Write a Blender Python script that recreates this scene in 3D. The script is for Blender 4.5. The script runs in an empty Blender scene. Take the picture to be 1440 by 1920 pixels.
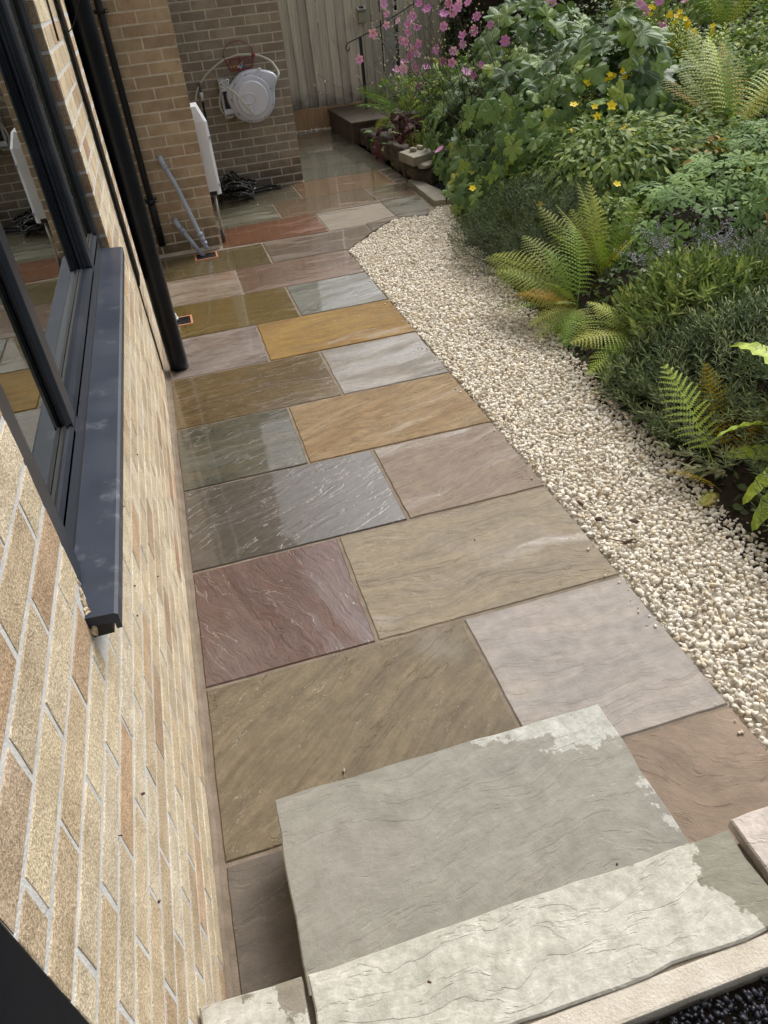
import bpy, bmesh, math, random
import numpy as np
from mathutils import Vector, Matrix, noise as mnoise

random.seed(7)
rng = np.random.default_rng(7)
R = math.radians
sc = bpy.context.scene
COL = sc.collection

# ------------------------------------------------------------------ camera
cam_d = bpy.data.cameras.new('camera')
cam = bpy.data.objects.new('camera', cam_d)
COL.objects.link(cam)
cam_d.sensor_fit = 'HORIZONTAL'
cam_d.sensor_width = 36.0
cam_d.lens = 36.0 * 1376.77 / 1440.0
cam_d.clip_start = 0.02
cam_d.clip_end = 400
_r = Vector((0.9574247, -0.2747334, -0.0886538))
_u = Vector((0.2340037, 0.5587371, 0.7956476))
_b = Vector((-0.1690568, -0.7825180, 0.5992373))
cam.matrix_world = Matrix(((_r.x, _u.x, _b.x, 0.3225), (_r.y, _u.y, _b.y, -1.1196),
                           (_r.z, _u.z, _b.z, 1.8683), (0, 0, 0, 1)))
sc.camera = cam

# ------------------------------------------------------------------ light
SUN_EL, SUN_AZ = 48.0, 46.0          # azimuth measured from +Y towards +X
world = bpy.data.worlds.new('World')
sc.world = world
world.use_nodes = True
wn = world.node_tree
wn.nodes.clear()
sky = wn.nodes.new('ShaderNodeTexSky')
sky.sky_type = 'NISHITA'
sky.sun_disc = False
sky.sun_elevation = R(SUN_EL)
sky.sun_rotation = R(SUN_AZ)
sky.air_density = 1.0
sky.dust_density = 7.0
sky.ozone_density = 1.0
hs = wn.nodes.new('ShaderNodeHueSaturation')
hs.inputs['Saturation'].default_value = 0.18
bg = wn.nodes.new('ShaderNodeBackground')
bg.inputs['Strength'].default_value = 0.15
wo = wn.nodes.new('ShaderNodeOutputWorld')
wn.links.new(sky.outputs[0], hs.inputs['Color'])
wn.links.new(hs.outputs[0], bg.inputs['Color'])
wn.links.new(bg.outputs[0], wo.inputs['Surface'])

sun_d = bpy.data.lights.new('sun', 'SUN')
sun_d.energy = 0.9
sun_d.angle = R(22)
sun_d.color = (1.0, 0.96, 0.91)
sun = bpy.data.objects.new('sun', sun_d)
COL.objects.link(sun)
_sd = Vector((math.sin(R(SUN_AZ)) * math.cos(R(SUN_EL)), math.cos(R(SUN_AZ)) * math.cos(R(SUN_EL)), math.sin(R(SUN_EL))))
sun.rotation_euler = _sd.to_track_quat('Z', 'Y').to_euler()
sun.location = _sd * 20

sc.view_settings.view_transform = 'Standard'
sc.view_settings.look = 'None'
sc.view_settings.exposure = 0.2
sc.view_settings.gamma = 1.0
sc.view_settings.use_curve_mapping = False
sc.render.engine = 'CYCLES'
sc.cycles.max_bounces = 7
sc.cycles.transparent_max_bounces = 8
sc.cycles.use_denoising = True

# ------------------------------------------------------------------ node helpers
class NT:
    def __init__(s, name):
        s.m = bpy.data.materials.new(name)
        s.m.use_nodes = True
        s.t = s.m.node_tree
        s.t.nodes.clear()
        s.out = s.t.nodes.new('ShaderNodeOutputMaterial')
    def n(s, typ, ins=None, **kw):
        nd = s.t.nodes.new(typ)
        for k, v in kw.items():
            setattr(nd, k, v)
        for k, v in (ins or {}).items():
            s.put(nd.inputs[k], v)
        return nd
    def put(s, sock, v):
        if isinstance(v, bpy.types.NodeSocket):
            s.t.links.new(v, sock)
        elif isinstance(v, bpy.types.Node):
            s.t.links.new(v.outputs[0], sock)
        else:
            if isinstance(v, (tuple, list)) and len(v) == 3 and sock.type == 'RGBA':
                v = (*v, 1)
            sock.default_value = v
    def math(s, op, a, b=None, c=None, clamp=False):
        nd = s.t.nodes.new('ShaderNodeMath')
        nd.operation = op
        nd.use_clamp = clamp
        s.put(nd.inputs[0], a)
        if b is not None: s.put(nd.inputs[1], b)
        if c is not None: s.put(nd.inputs[2], c)
        return nd.outputs[0]
    def mix(s, f, a, b, typ='MIX'):
        nd = s.t.nodes.new('ShaderNodeMix')
        nd.data_type = 'RGBA'
        nd.blend_type = typ
        s.put(nd.inputs[0], f); s.put(nd.inputs[6], a); s.put(nd.inputs[7], b)
        return nd.outputs[2]
    def sstep(s, v, a, b, lo=0.0, hi=1.0):
        nd = s.t.nodes.new('ShaderNodeMapRange')
        nd.interpolation_type = 'SMOOTHSTEP'
        s.put(nd.inputs[0], v); s.put(nd.inputs[1], a); s.put(nd.inputs[2], b)
        s.put(nd.inputs[3], lo); s.put(nd.inputs[4], hi)
        return nd.outputs[0]
    def noise(s, vec, scale, detail=4, rough=.55, dist=0, w=None):
        nd = s.t.nodes.new('ShaderNodeTexNoise')
        nd.noise_dimensions = '4D' if w is not None else '3D'
        if vec is not None: s.put(nd.inputs['Vector'], vec)
        if w is not None: s.put(nd.inputs['W'], w)
        nd.inputs['Scale'].default_value = scale
        nd.inputs['Detail'].default_value = detail
        nd.inputs['Roughness'].default_value = rough
        nd.inputs['Distortion'].default_value = dist
        return nd.outputs[0]
    def ramp(s, f, stops):
        nd = s.t.nodes.new('ShaderNodeValToRGB')
        el = nd.color_ramp.elements
        while len(el) > 1: el.remove(el[-1])
        el[0].position = stops[0][0]; el[0].color = (*stops[0][1], 1)
        for p_, c_ in stops[1:]:
            e = el.new(p_); e.color = (*c_, 1)
        s.put(nd.inputs[0], f)
        return nd.outputs[0]
    def attr(s, name, typ='OBJECT'):
        nd = s.t.nodes.new('ShaderNodeAttribute')
        nd.attribute_type = typ
        nd.attribute_name = name
        return nd
    def mapping(s, vec, rot=(0, 0, 0), scale=(1, 1, 1)):
        nd = s.t.nodes.new('ShaderNodeMapping')
        s.put(nd.inputs[0], vec)
        s.put(nd.inputs['Rotation'], rot); s.put(nd.inputs['Scale'], scale)
        return nd.outputs[0]
    def bump(s, h, dist, strength=1.0, nrm=None):
        nd = s.t.nodes.new('ShaderNodeBump')
        nd.inputs['Strength'].default_value = strength
        nd.inputs['Distance'].default_value = dist
        s.put(nd.inputs['Height'], h)
        if nrm is not None: s.put(nd.inputs['Normal'], nrm)
        return nd.outputs[0]
    def bsdf(s, **ins):
        nd = s.t.nodes.new('ShaderNodeBsdfPrincipled')
        for k, v in ins.items():
            s.put(nd.inputs[k.replace('_', ' ')], v)
        s.t.links.new(nd.outputs[0], s.out.inputs[0])
        return nd
    def tc(s, which='Object'):
        return s.t.nodes.new('ShaderNodeTexCoord').outputs[which]
    def pos(s):
        return s.t.nodes.new('ShaderNodeNewGeometry').outputs['Position']
    def orand(s):
        return s.t.nodes.new('ShaderNodeObjectInfo').outputs['Random']

# ------------------------------------------------------------------ materials
def mat_slab():
    t = NT('riven_sandstone')
    tc = t.tc()
    seed = t.attr('seed').outputs['Fac']
    ang = t.attr('angle').outputs['Fac']
    relief = t.attr('relief').outputs['Fac']
    rotv = t.n('ShaderNodeCombineXYZ', {2: ang}).outputs[0]
    warp = t.noise(tc, 2.2, 3, .5, w=seed)
    wv = t.n('ShaderNodeVectorMath', {0: tc, 1: t.n('ShaderNodeCombineXYZ', {0: t.math('MULTIPLY', warp, .22), 1: t.math('MULTIPLY', warp, .3)}).outputs[0]}, operation='ADD').outputs[0]
    st = t.mapping(t.mapping(wv, rot=rotv), scale=(.8, 4.6, 1))
    c1 = t.attr('c1').outputs['Color']; c2 = t.attr('c2').outputs['Color']; c3 = t.attr('c3').outputs['Color']
    streak = t.noise(st, 3.2, 7, .62, .3, w=seed)
    col = t.mix(t.sstep(streak, .30, .70), c1, c2)
    finl = t.noise(t.mapping(t.mapping(wv, rot=rotv), scale=(1, 7, 1)), 9.0, 6, .7, .2, w=seed)
    col = t.mix(t.math('MULTIPLY', relief, .95, clamp=True), col, t.mix(1.0, col, t.mix(t.sstep(finl, .3, .7), (.76, .75, .73), (1.22, 1.22, 1.22)), 'MULTIPLY'))
    blot = t.noise(tc, 1.7, 3, .5, w=t.math('ADD', seed, 5.3))
    col = t.mix(t.sstep(blot, .52, .72, 0, .75), col, c3)
    # ledges of the riven face
    h = t.noise(st, 1.75, 6, .58, .35, w=t.math('ADD', seed, 2.1))
    jag = t.noise(tc, 20, 3, .6, w=seed)
    hn = t.math('MULTIPLY', t.math('ADD', h, t.math('MULTIPLY', jag, .075)), 9.0)
    fr = t.math('FRACT', hn)
    step = t.math('ADD', t.math('FLOOR', hn), t.sstep(fr, 0, .10))
    brk = t.noise(tc, 3.0, 4, .62, w=t.math('ADD', seed, 9.0))
    edge = t.math('MULTIPLY', t.sstep(fr, .0, .02), t.math('SUBTRACT', 1.0, t.sstep(fr, .03, .075)))
    ribs = t.math('MULTIPLY', t.math('MULTIPLY', edge, t.sstep(brk, .43, .54)), relief, clamp=True)
    crack = t.math('MULTIPLY', t.math('SUBTRACT', 1.0, t.sstep(t.math('ABSOLUTE', t.math('SUBTRACT', fr, .985)), .004, .012)), t.math('MULTIPLY', t.sstep(brk, .52, .57), relief), clamp=True)
    grain = t.noise(tc, 190, 3, .7)
    mott = t.noise(tc, 23, 4, .6, w=seed)
    col = t.mix(1.0, col, t.mix(grain, (.86, .86, .86), (1.13, 1.13, 1.13)), 'MULTIPLY')
    col = t.mix(1.0, col, t.mix(t.sstep(mott, .25, .75), (.87, .86, .85), (1.12, 1.12, 1.13)), 'MULTIPLY')
    pale = t.mix(.42, col, (.62, .54, .43))
    col = t.mix(t.math('MULTIPLY', ribs, .85), col, pale)
    col = t.mix(t.math('MULTIPLY', crack, .45), col, (.05, .038, .028))
    # pits and specks
    vor = t.n('ShaderNodeTexVoronoi', {'Vector': tc, 'Scale': 31.0}).outputs[0]
    speck = t.math('SUBTRACT', 1.0, t.sstep(vor, .02, .045))
    speck = t.math('MULTIPLY', speck, t.sstep(mott, .5, .6))
    col = t.mix(t.math('MULTIPLY', speck, .7), col, (.05, .04, .03))
    # dry bloom on the stones that have begun to dry
    dry = t.attr('dry').outputs['Fac']; cd = t.attr('cd').outputs['Color']
    sep = t.n('ShaderNodeSeparateXYZ', {0: t.tc('Generated')})
    gx = t.math('SUBTRACT', sep.outputs[0], .5); 
    ddir = t.attr('drydir').outputs['Vector']
    sd = t.n('ShaderNodeSeparateXYZ', {0: ddir})
    g = t.math('ADD', t.math('MULTIPLY', gx, sd.outputs[0]), t.math('MULTIPLY', t.math('SUBTRACT', sep.outputs[1], .5), sd.outputs[1]))
    dn = t.noise(tc, 5.0, 7, .62, w=t.math('ADD', seed, 4.4))
    dm = t.sstep(t.math('ADD', t.math('ADD', dn, g), dry), .99, 1.008)
    dmot = t.mix(t.sstep(t.noise(tc, 11, 8, .75, w=seed), .32, .68), (.78, .78, .75), (1.14, 1.14, 1.14))
    dmot = t.mix(1.0, dmot, t.mix(t.sstep(t.noise(tc, 48, 5, .7, w=seed), .35, .7), (.80, .80, .78), (1.1, 1.1, 1.1)), 'MULTIPLY')
    dcol = t.mix(t.math('MULTIPLY', ribs, .6), t.mix(1.0, cd, dmot, 'MULTIPLY'), (.72, .70, .64))
    dcol = t.mix(t.sstep(t.noise(tc, 3.4, 5, .6, w=t.math('ADD', seed, 3.0)), .56, .72, 0, .35), dcol, (.40, .34, .27))
    col = t.mix(dm, col, dcol)
    wet = t.attr('wet').outputs['Fac']
    wn_ = t.noise(st, 1.6, 4, .55, w=t.math('ADD', seed, 7.7))
    wm = t.math('MULTIPLY', t.sstep(t.math('ADD', wn_, wet), .66, .90), t.math('SUBTRACT', 1.0, dm))
    rough = t.math('SUBTRACT', .68, t.math('MULTIPLY', wm, .48))
    hh = t.math('ADD', t.math('MULTIPLY', step, t.math('MULTIPLY', relief, .11)), t.math('MULTIPLY', h, .25))
    film = t.bump(t.math('ADD', hh, t.math('MULTIPLY', t.noise(tc, 3.0, 2, .5, w=seed), .2)), .0045, .8)
    lin = t.noise(st, 7.5, 6, .66, .4, w=seed)
    hh = t.math('ADD', hh, t.math('ADD', t.math('MULTIPLY', mott, .06), t.math('MULTIPLY', t.math('MULTIPLY', lin, relief), .32)))
    b1 = t.n('ShaderNodeBump', {'Height': hh, 'Distance': .022, 'Strength': t.math('SUBTRACT', .95, t.math('MULTIPLY', wm, .45))}).outputs[0]
    fine = t.math('ADD', t.math('MULTIPLY', grain, .35), t.noise(tc, 70, 4, .6))
    fb = t.n('ShaderNodeBump', {'Height': fine, 'Normal': b1, 'Distance': .0022, 'Strength': t.math('SUBTRACT', .85, t.math('MULTIPLY', wm, .68))}).outputs[0]
    t.bsdf(Base_Color=col, Roughness=rough, Normal=fb, Specular_IOR_Level=.5,
           Coat_Weight=t.math('MULTIPLY', wm, .95), Coat_Roughness=.03, Coat_Normal=film, Coat_IOR=1.48)
    return t.m

def mat_brick(name, cols, spark=.25, scale=1.0, rough=.85, stain=None, wetdark=False):
    """cols: list of ramp stops over the brick's own random value"""
    t = NT(name)
    rnd = t.math('FRACT', t.math('ADD', t.orand(), t.attr('rnd', 'GEOMETRY').outputs['Fac']))
    p = t.pos()
    col = t.ramp(rnd, cols)
    n1 = t.noise(p, 9 * scale, 4, .6)
    col = t.mix(1.0, col, t.mix(t.sstep(n1, .3, .7), (.84, .82, .79), (1.13, 1.14, 1.15)), 'MULTIPLY')
    n2 = t.noise(p, 260 * scale, 4, .75)
    col = t.mix(1.0, col, t.mix(t.sstep(n2, .36, .66), (.62, .58, .52), (1.28, 1.3, 1.32)), 'MULTIPLY')
    streak = t.noise(t.mapping(p, scale=(6, 6, 55)), 1.2, 3, .6)
    col = t.mix(t.sstep(streak, .55, .75, 0, .3), col, t.mix(.5, col, (.3, .2, .12)))
    v = t.n('ShaderNodeTexVoronoi', {'Vector': p, 'Scale': 300.0 * scale}).outputs[0]
    sp = t.math('SUBTRACT', 1.0, t.sstep(v, .15, .32))
    col = t.mix(t.math('MULTIPLY', sp, spark), col, (.72, .66, .52))
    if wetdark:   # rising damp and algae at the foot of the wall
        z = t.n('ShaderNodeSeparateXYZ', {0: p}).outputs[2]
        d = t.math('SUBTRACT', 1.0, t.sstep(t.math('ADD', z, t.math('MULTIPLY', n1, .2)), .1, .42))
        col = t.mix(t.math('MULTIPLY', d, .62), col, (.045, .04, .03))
    crease = t.noise(p, 28 * scale, 5, .7, 1.0)
    bn = t.math('ADD', t.math('ADD', t.math('MULTIPLY', n2, .6), t.math('MULTIPLY', n1, 1.2)), t.math('MULTIPLY', crease, 1.3))
    col = t.mix(t.sstep(crease, .60, .72, 0, .45), col, t.mix(.55, col, (.16, .11, .07)))
    t.bsdf(Specular_IOR_Level=.2, Base_Color=col, Roughness=rough, Normal=t.bump(bn, .0055, .9))
    return t.m

def mat_mortar(name, c, c2, rough=.9):
    t = NT(name)
    p = t.pos()
    n1 = t.noise(p, 14, 5, .6); n2 = t.noise(p, 160, 3, .7)
    col = t.mix(t.sstep(n1, .3, .7), c, c2)
    col = t.mix(1.0, col, t.mix(n2, (.75, .75, .75), (1.22, 1.22, 1.22)), 'MULTIPLY')
    t.bsdf(Specular_IOR_Level=.2, Base_Color=col, Roughness=rough, Normal=t.bump(t.math('ADD', n2, n1), .004, .7))
    return t.m

def mat_plain(name, c, rough=.5, metal=0.0, nscale=30, amp=.12, bump=.0008, spec=.5, c2=None, coat=0.0, dust=0.0):
    t = NT(name)
    p = t.tc()
    n1 = t.noise(p, nscale, 5, .6); n2 = t.noise(p, 4.0, 4, .6)
    col = t.mix(t.sstep(n2, .35, .7), c, c2 or c)
    col = t.mix(1.0, col, t.mix(n1, (1 - amp,) * 3, (1 + amp,) * 3), 'MULTIPLY')
    if dust:
        col = t.mix(t.math('MULTIPLY', t.sstep(t.noise(t.mapping(p, scale=(1, 1, 1)), 9, 7, .7), .55, .75), dust), col, (.35, .36, .38))
    rr = t.math('ADD', rough - .1, t.math('MULTIPLY', n2, .2))
    t.bsdf(Base_Color=col, Roughness=rr, Metallic=metal, Normal=t.bump(n1, bump, .6), Specular_IOR_Level=spec, Coat_Weight=coat, Coat_Roughness=.08)
    return t.m

def mat_leaf(name, stops, rough=.45, veins=0, trans=.28, spec=.4, back=None):
    t = NT(name)
    trans *= .6; spec *= .45
    k_ = (1.22, 1.12, .84) if 'leaf' in name or 'fern' in name or 'needle' in name else (1.05, 1.05, 1.05)
    stops = [(q, tuple(min(1, c * k) for c, k in zip(col_, k_))) for q, col_ in stops]
    rnd = t.math('FRACT', t.math('ADD', t.orand(), t.attr('rnd', 'GEOMETRY').outputs['Fac']))
    col = t.ramp(rnd, stops)
    p = t.tc()
    n1 = t.noise(p, 38, 3, .6)
    col = t.mix(1.0, col, t.mix(t.sstep(n1, .25, .75), (.62, .66, .55), (1.36, 1.32, 1.3)), 'MULTIPLY')
    nrm = None
    if veins:
        s3 = t.n('ShaderNodeSeparateXYZ', {0: p})
        a = t.math('ARCTAN2', s3.outputs[1], s3.outputs[0])
        v = t.math('ABSOLUTE', t.math('SINE', t.math('MULTIPLY', a, veins / 2)))
        vm = t.math('SUBTRACT', 1.0, t.sstep(v, .0, .13))
        col = t.mix(t.math('MULTIPLY', vm, .4), col, (.24, .32, .17))
        nrm = t.bump(t.math('ADD', v, n1), .004, .6)
    geo = t.n('ShaderNodeNewGeometry')
    bc = t.mix(.35, col, back or (.2, .25, .15))
    col = t.mix(t.math('MULTIPLY', geo.outputs['Backfacing'], .8), col, bc)
    pb = t.n('ShaderNodeBsdfPrincipled', {'Base Color': col, 'Roughness': rough, 'Specular IOR Level': spec})
    if nrm is not None: t.put(pb.inputs['Normal'], nrm)
    tr = t.n('ShaderNodeBsdfTranslucent', {'Color': t.mix(1.0, col, (1.2, 1.35, .6), 'MULTIPLY')})
    mx = t.n('ShaderNodeMixShader', {0: trans, 1: pb.outputs[0], 2: tr.outputs[0]})
    t.t.links.new(mx.outputs[0], t.out.inputs[0])
    return t.m

def mat_wood(name, stops, wetfoot=True):
    t = NT(name)
    rnd = t.orand()
    p = t.pos()
    off = t.n('ShaderNodeVectorMath', {0: p, 1: t.n('ShaderNodeCombineXYZ', {0: t.math('MULTIPLY', rnd, 9)}).outputs[0]}, operation='ADD').outputs[0]
    g = t.noise(t.mapping(off, scale=(34, 10, 1.3)), 1.5, 6, .65, .6)
    col = t.ramp(g, stops)
    col = t.mix(1.0, col, t.mix(rnd, (.78, .78, .78), (1.18, 1.17, 1.15)), 'MULTIPLY')
    z = t.n('ShaderNodeSeparateXYZ', {0: p}).outputs[2]
    n = t.noise(p, 5, 4, .6)
    big = t.noise(t.mapping(off, scale=(2, 1, 1)), 2.2, 4, .6)
    col = t.mix(t.sstep(big, .55, .75, 0, .5), col, (.30, .29, .27))
    if wetfoot:
        d = t.math('SUBTRACT', 1.0, t.sstep(t.math('ADD', z, t.math('MULTIPLY', n, .35)), .42, .72))
        col = t.mix(t.math('MULTIPLY', d, .7), col, (.05, .045, .028))
    t.bsdf(Specular_IOR_Level=.2, Base_Color=col, Roughness=.8, Normal=t.bump(g, .004, .7))
    return t.m

M = {}
M['slab'] = mat_slab()
M['joint'] = mat_mortar('jointing_mortar', (.19, .15, .11), (.27, .22, .17), .75)
M['brick_cream'] = mat_brick('cream_brick', [(0, (.74, .61, .42)), (.25, (.80, .70, .52)), (.42, (.58, .46, .32)), (.56, (.70, .57, .39)), (.70, (.78, .69, .54)), (.82, (.60, .48, .33)), (.90, (.68, .48, .31)), (.955, (.50, .37, .25)), (.985, (.48, .30, .20)), (1, (.74, .65, .49))], .42)
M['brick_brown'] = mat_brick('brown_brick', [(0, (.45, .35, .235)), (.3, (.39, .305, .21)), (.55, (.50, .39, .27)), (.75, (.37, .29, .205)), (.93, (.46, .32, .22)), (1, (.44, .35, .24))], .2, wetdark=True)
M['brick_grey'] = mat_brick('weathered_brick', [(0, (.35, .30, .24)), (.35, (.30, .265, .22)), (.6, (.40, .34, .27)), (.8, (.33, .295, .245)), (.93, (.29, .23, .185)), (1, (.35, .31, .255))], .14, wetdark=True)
M['mortar_pale'] = mat_mortar('pale_mortar', (.56, .56, .55), (.68, .67, .65))
M['mortar_wall'] = mat_mortar('grey_mortar', (.60, .55, .46), (.72, .67, .57))
M['frame'] = mat_plain('anthracite_frame', (.013, .017, .026), .30, 0, 60, .1, .0003, .3, (.018, .023, .034), .05, .05)
M['sill'] = mat_plain('anthracite_sill', (.024, .031, .050), .42, 0, 14, .3, .0003, .35, (.036, .044, .064), .0, .30)
M['rubber'] = mat_plain('black_rubber', (.008, .008, .009), .6)
M['black_plastic'] = mat_plain('black_plastic', (.003, .004, .007), .33, 0, 120, .3, .0005, .32, (.005, .007, .013), 0, .02)
M['grey_plastic'] = mat_plain('grey_plastic', (.34, .39, .48), .42, 0, 20, .06, .0002, .5, (.30, .34, .43))
M['white_plastic'] = mat_plain('white_plastic', (.74, .76, .80), .35, 0, 20, .04, .0002, .5, (.68, .70, .75))
M['reel'] = mat_plain('pale_grey_plastic', (.56, .59, .68), .36, 0, 20, .04, .0002, .5, (.50, .53, .62))
M['reel_light'] = mat_plain('light_grey_plastic', (.66, .69, .77), .34, 0, 20, .04, .0002, .5, (.60, .63, .71))
M['hose'] = mat_plain('cream_hose', (.50, .50, .42), .4)
M['cable_cream'] = mat_plain('cream_cable', (.36, .30, .17), .5)
M['steel'] = mat_plain('galvanised_steel', (.45, .42, .36), .4, .6, 30, .2)
M['dark_sleeve'] = mat_plain('dark_sleeve', (.06, .06, .07), .6)
M['orange'] = mat_plain('terracotta_plastic', (.50, .22, .11), .5, 0, 40, .1)
M['red_wire'] = mat_plain('red_wire', (.26, .035, .04), .4)
M['toy_orange'] = mat_plain('orange_plastic', (.75, .28, .03), .4)
M['toy_blue'] = mat_plain('blue_plastic', (.03, .22, .5), .4)
M['door'] = mat_plain('navy_black_paint', (.004, .005, .009), .45, 0, 40, .2, .0003, .06)
M['iron'] = mat_plain('black_iron', (.012, .013, .02), .45)
M['seed'] = mat_plain('brown_seed', (.07, .025, .012), .6)
M['fence'] = mat_wood('weathered_wood', [(.2, (.30, .265, .21)), (.5, (.54, .49, .41)), (.8, (.70, .65, .57))])
M['gravelboard'] = mat_wood('damp_timber', [(.2, (.20, .125, .07)), (.5, (.34, .22, .13)), (.8, (.42, .30, .18))], False)
M['sleeper'] = mat_plain('dark_sandstone', (.085, .06, .042), .5, 0, 30, .3, .004, .5, (.06, .045, .034))
M['post'] = mat_mortar('concrete', (.30, .29, .26), (.38, .37, .33))
M['concrete'] = mat_mortar('pale_concrete', (.56, .50, .41), (.66, .61, .52))
M['soil'] = mat_mortar('soil', (.020, .014, .009), (.04, .028, .018))
M['rock'] = mat_plain('field_stone', (.045, .038, .026), .8, 0, 22, .5, .012, .3, (.11, .095, .07))
M['pale_rock'] = mat_plain('grey_stone_slab', (.30, .28, .22), .75, 0, 25, .3, .004, .3, (.22, .21, .17))
M['pebble'] = mat_plain('pebble', (.42, .36, .27), .55, 0, 40, .2, .001, .4, (.32, .28, .2))
M['pebble_white'] = mat_plain('white_pebble', (.75, .74, .70), .5)
M['plaster'] = mat_plain('room_plaster', (.34, .32, .29), .8)
M['floor'] = mat_plain('room_floor', (.16, .11, .07), .5)

def mat_gravel(name, stops, rough=.75):
    t = NT(name)
    rnd = t.attr('rnd', 'GEOMETRY').outputs['Fac']
    col = t.ramp(rnd, stops)
    p = t.pos()
    col = t.mix(1.0, col, t.mix(t.noise(p, 90, 4, .65), (.72, .70, .66), (1.2, 1.2, 1.2)), 'MULTIPLY')
    big = t.noise(p, 1.3, 4, .6)
    col = t.mix(t.sstep(big, .52, .7, 0, .25), col, (.70, .62, .50))
    t.bsdf(Base_Color=col, Roughness=rough, Normal=t.bump(t.noise(p, 120, 3, .6), .002, .6))
    return t.m
M['gravel'] = mat_gravel('cream_chippings', [(0, (.80, .75, .65)), (.3, (.88, .84, .75)), (.5, (.76, .69, .57)), (.7, (.90, .87, .80)), (.88, (.80, .70, .53)), (.95, (.66, .56, .42)), (1, (.46, .40, .33))])
t = NT('black_chippings')
_p = t.pos(); _rn = t.attr('rnd', 'GEOMETRY').outputs['Fac']
t.bsdf(Base_Color=t.ramp(_rn, [(0, (.007, .008, .013)), (.8, (.016, .018, .027)), (1, (.035, .037, .05))]), Roughness=.42, Normal=t.bump(t.noise(_p, 200, 3, .6), .002, .8))
M['black_gravel'] = t.m

t = NT('window_glass')
_g = t.n('ShaderNodeBsdfGlossy', {'Color': (.93, .97, .95, 1), 'Roughness': 0.0})
_tr = t.n('ShaderNodeBsdfTransparent', {'Color': (.80, .86, .83, 1)})
_f = t.n('ShaderNodeFresnel', {'IOR': 2.1})
_mx = t.n('ShaderNodeMixShader', {0: t.math('MULTIPLY', _f.outputs[0], 1.35, clamp=True), 1: _tr.outputs[0], 2: _g.outputs[0]})
t.t.links.new(_mx.outputs[0], t.out.inputs[0])
M['glass'] = t.m

# ------------------------------------------------------------------ object helpers
def link(o, parent=None):
    COL.objects.link(o)
    if parent is not None: o.parent = parent
    return o
def tag(o, label=None, cat=None, group=None, kind=None):
    if label: o['label'] = label
    if cat: o['category'] = cat
    if group: o['group'] = group
    if kind: o['kind'] = kind
    return o
def empty(name, loc=(0, 0, 0), rz=0, label=None, cat=None, group=None, parent=None):
    o = bpy.data.objects.new(name, None)
    o.empty_display_size = .05
    o.location = loc; o.rotation_euler = (0, 0, rz)
    link(o, parent)
    return tag(o, label, cat, group)
def mesh_obj(name, me, mats, parent=None, loc=None, smooth=False):
    o = bpy.data.objects.new(name, me)
    if not me.materials:
        for m_ in (mats if isinstance(mats, (list, tuple)) else [mats]):
            me.materials.append(m_)
    if smooth:
        me.polygons.foreach_set('use_smooth', [True] * len(me.polygons))
    link(o, parent)
    if loc is not None: o.location = loc
    return o
def from_py(name, v, f, mats, parent=None, loc=None, smooth=False, mi=None):
    me = bpy.data.meshes.new(name)
    me.from_pydata([tuple(map(float, q)) for q in v], [], f)
    if mi is not None: me.polygons.foreach_set('material_index', mi)
    me.update()
    return mesh_obj(name, me, mats, parent, loc, smooth)

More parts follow.
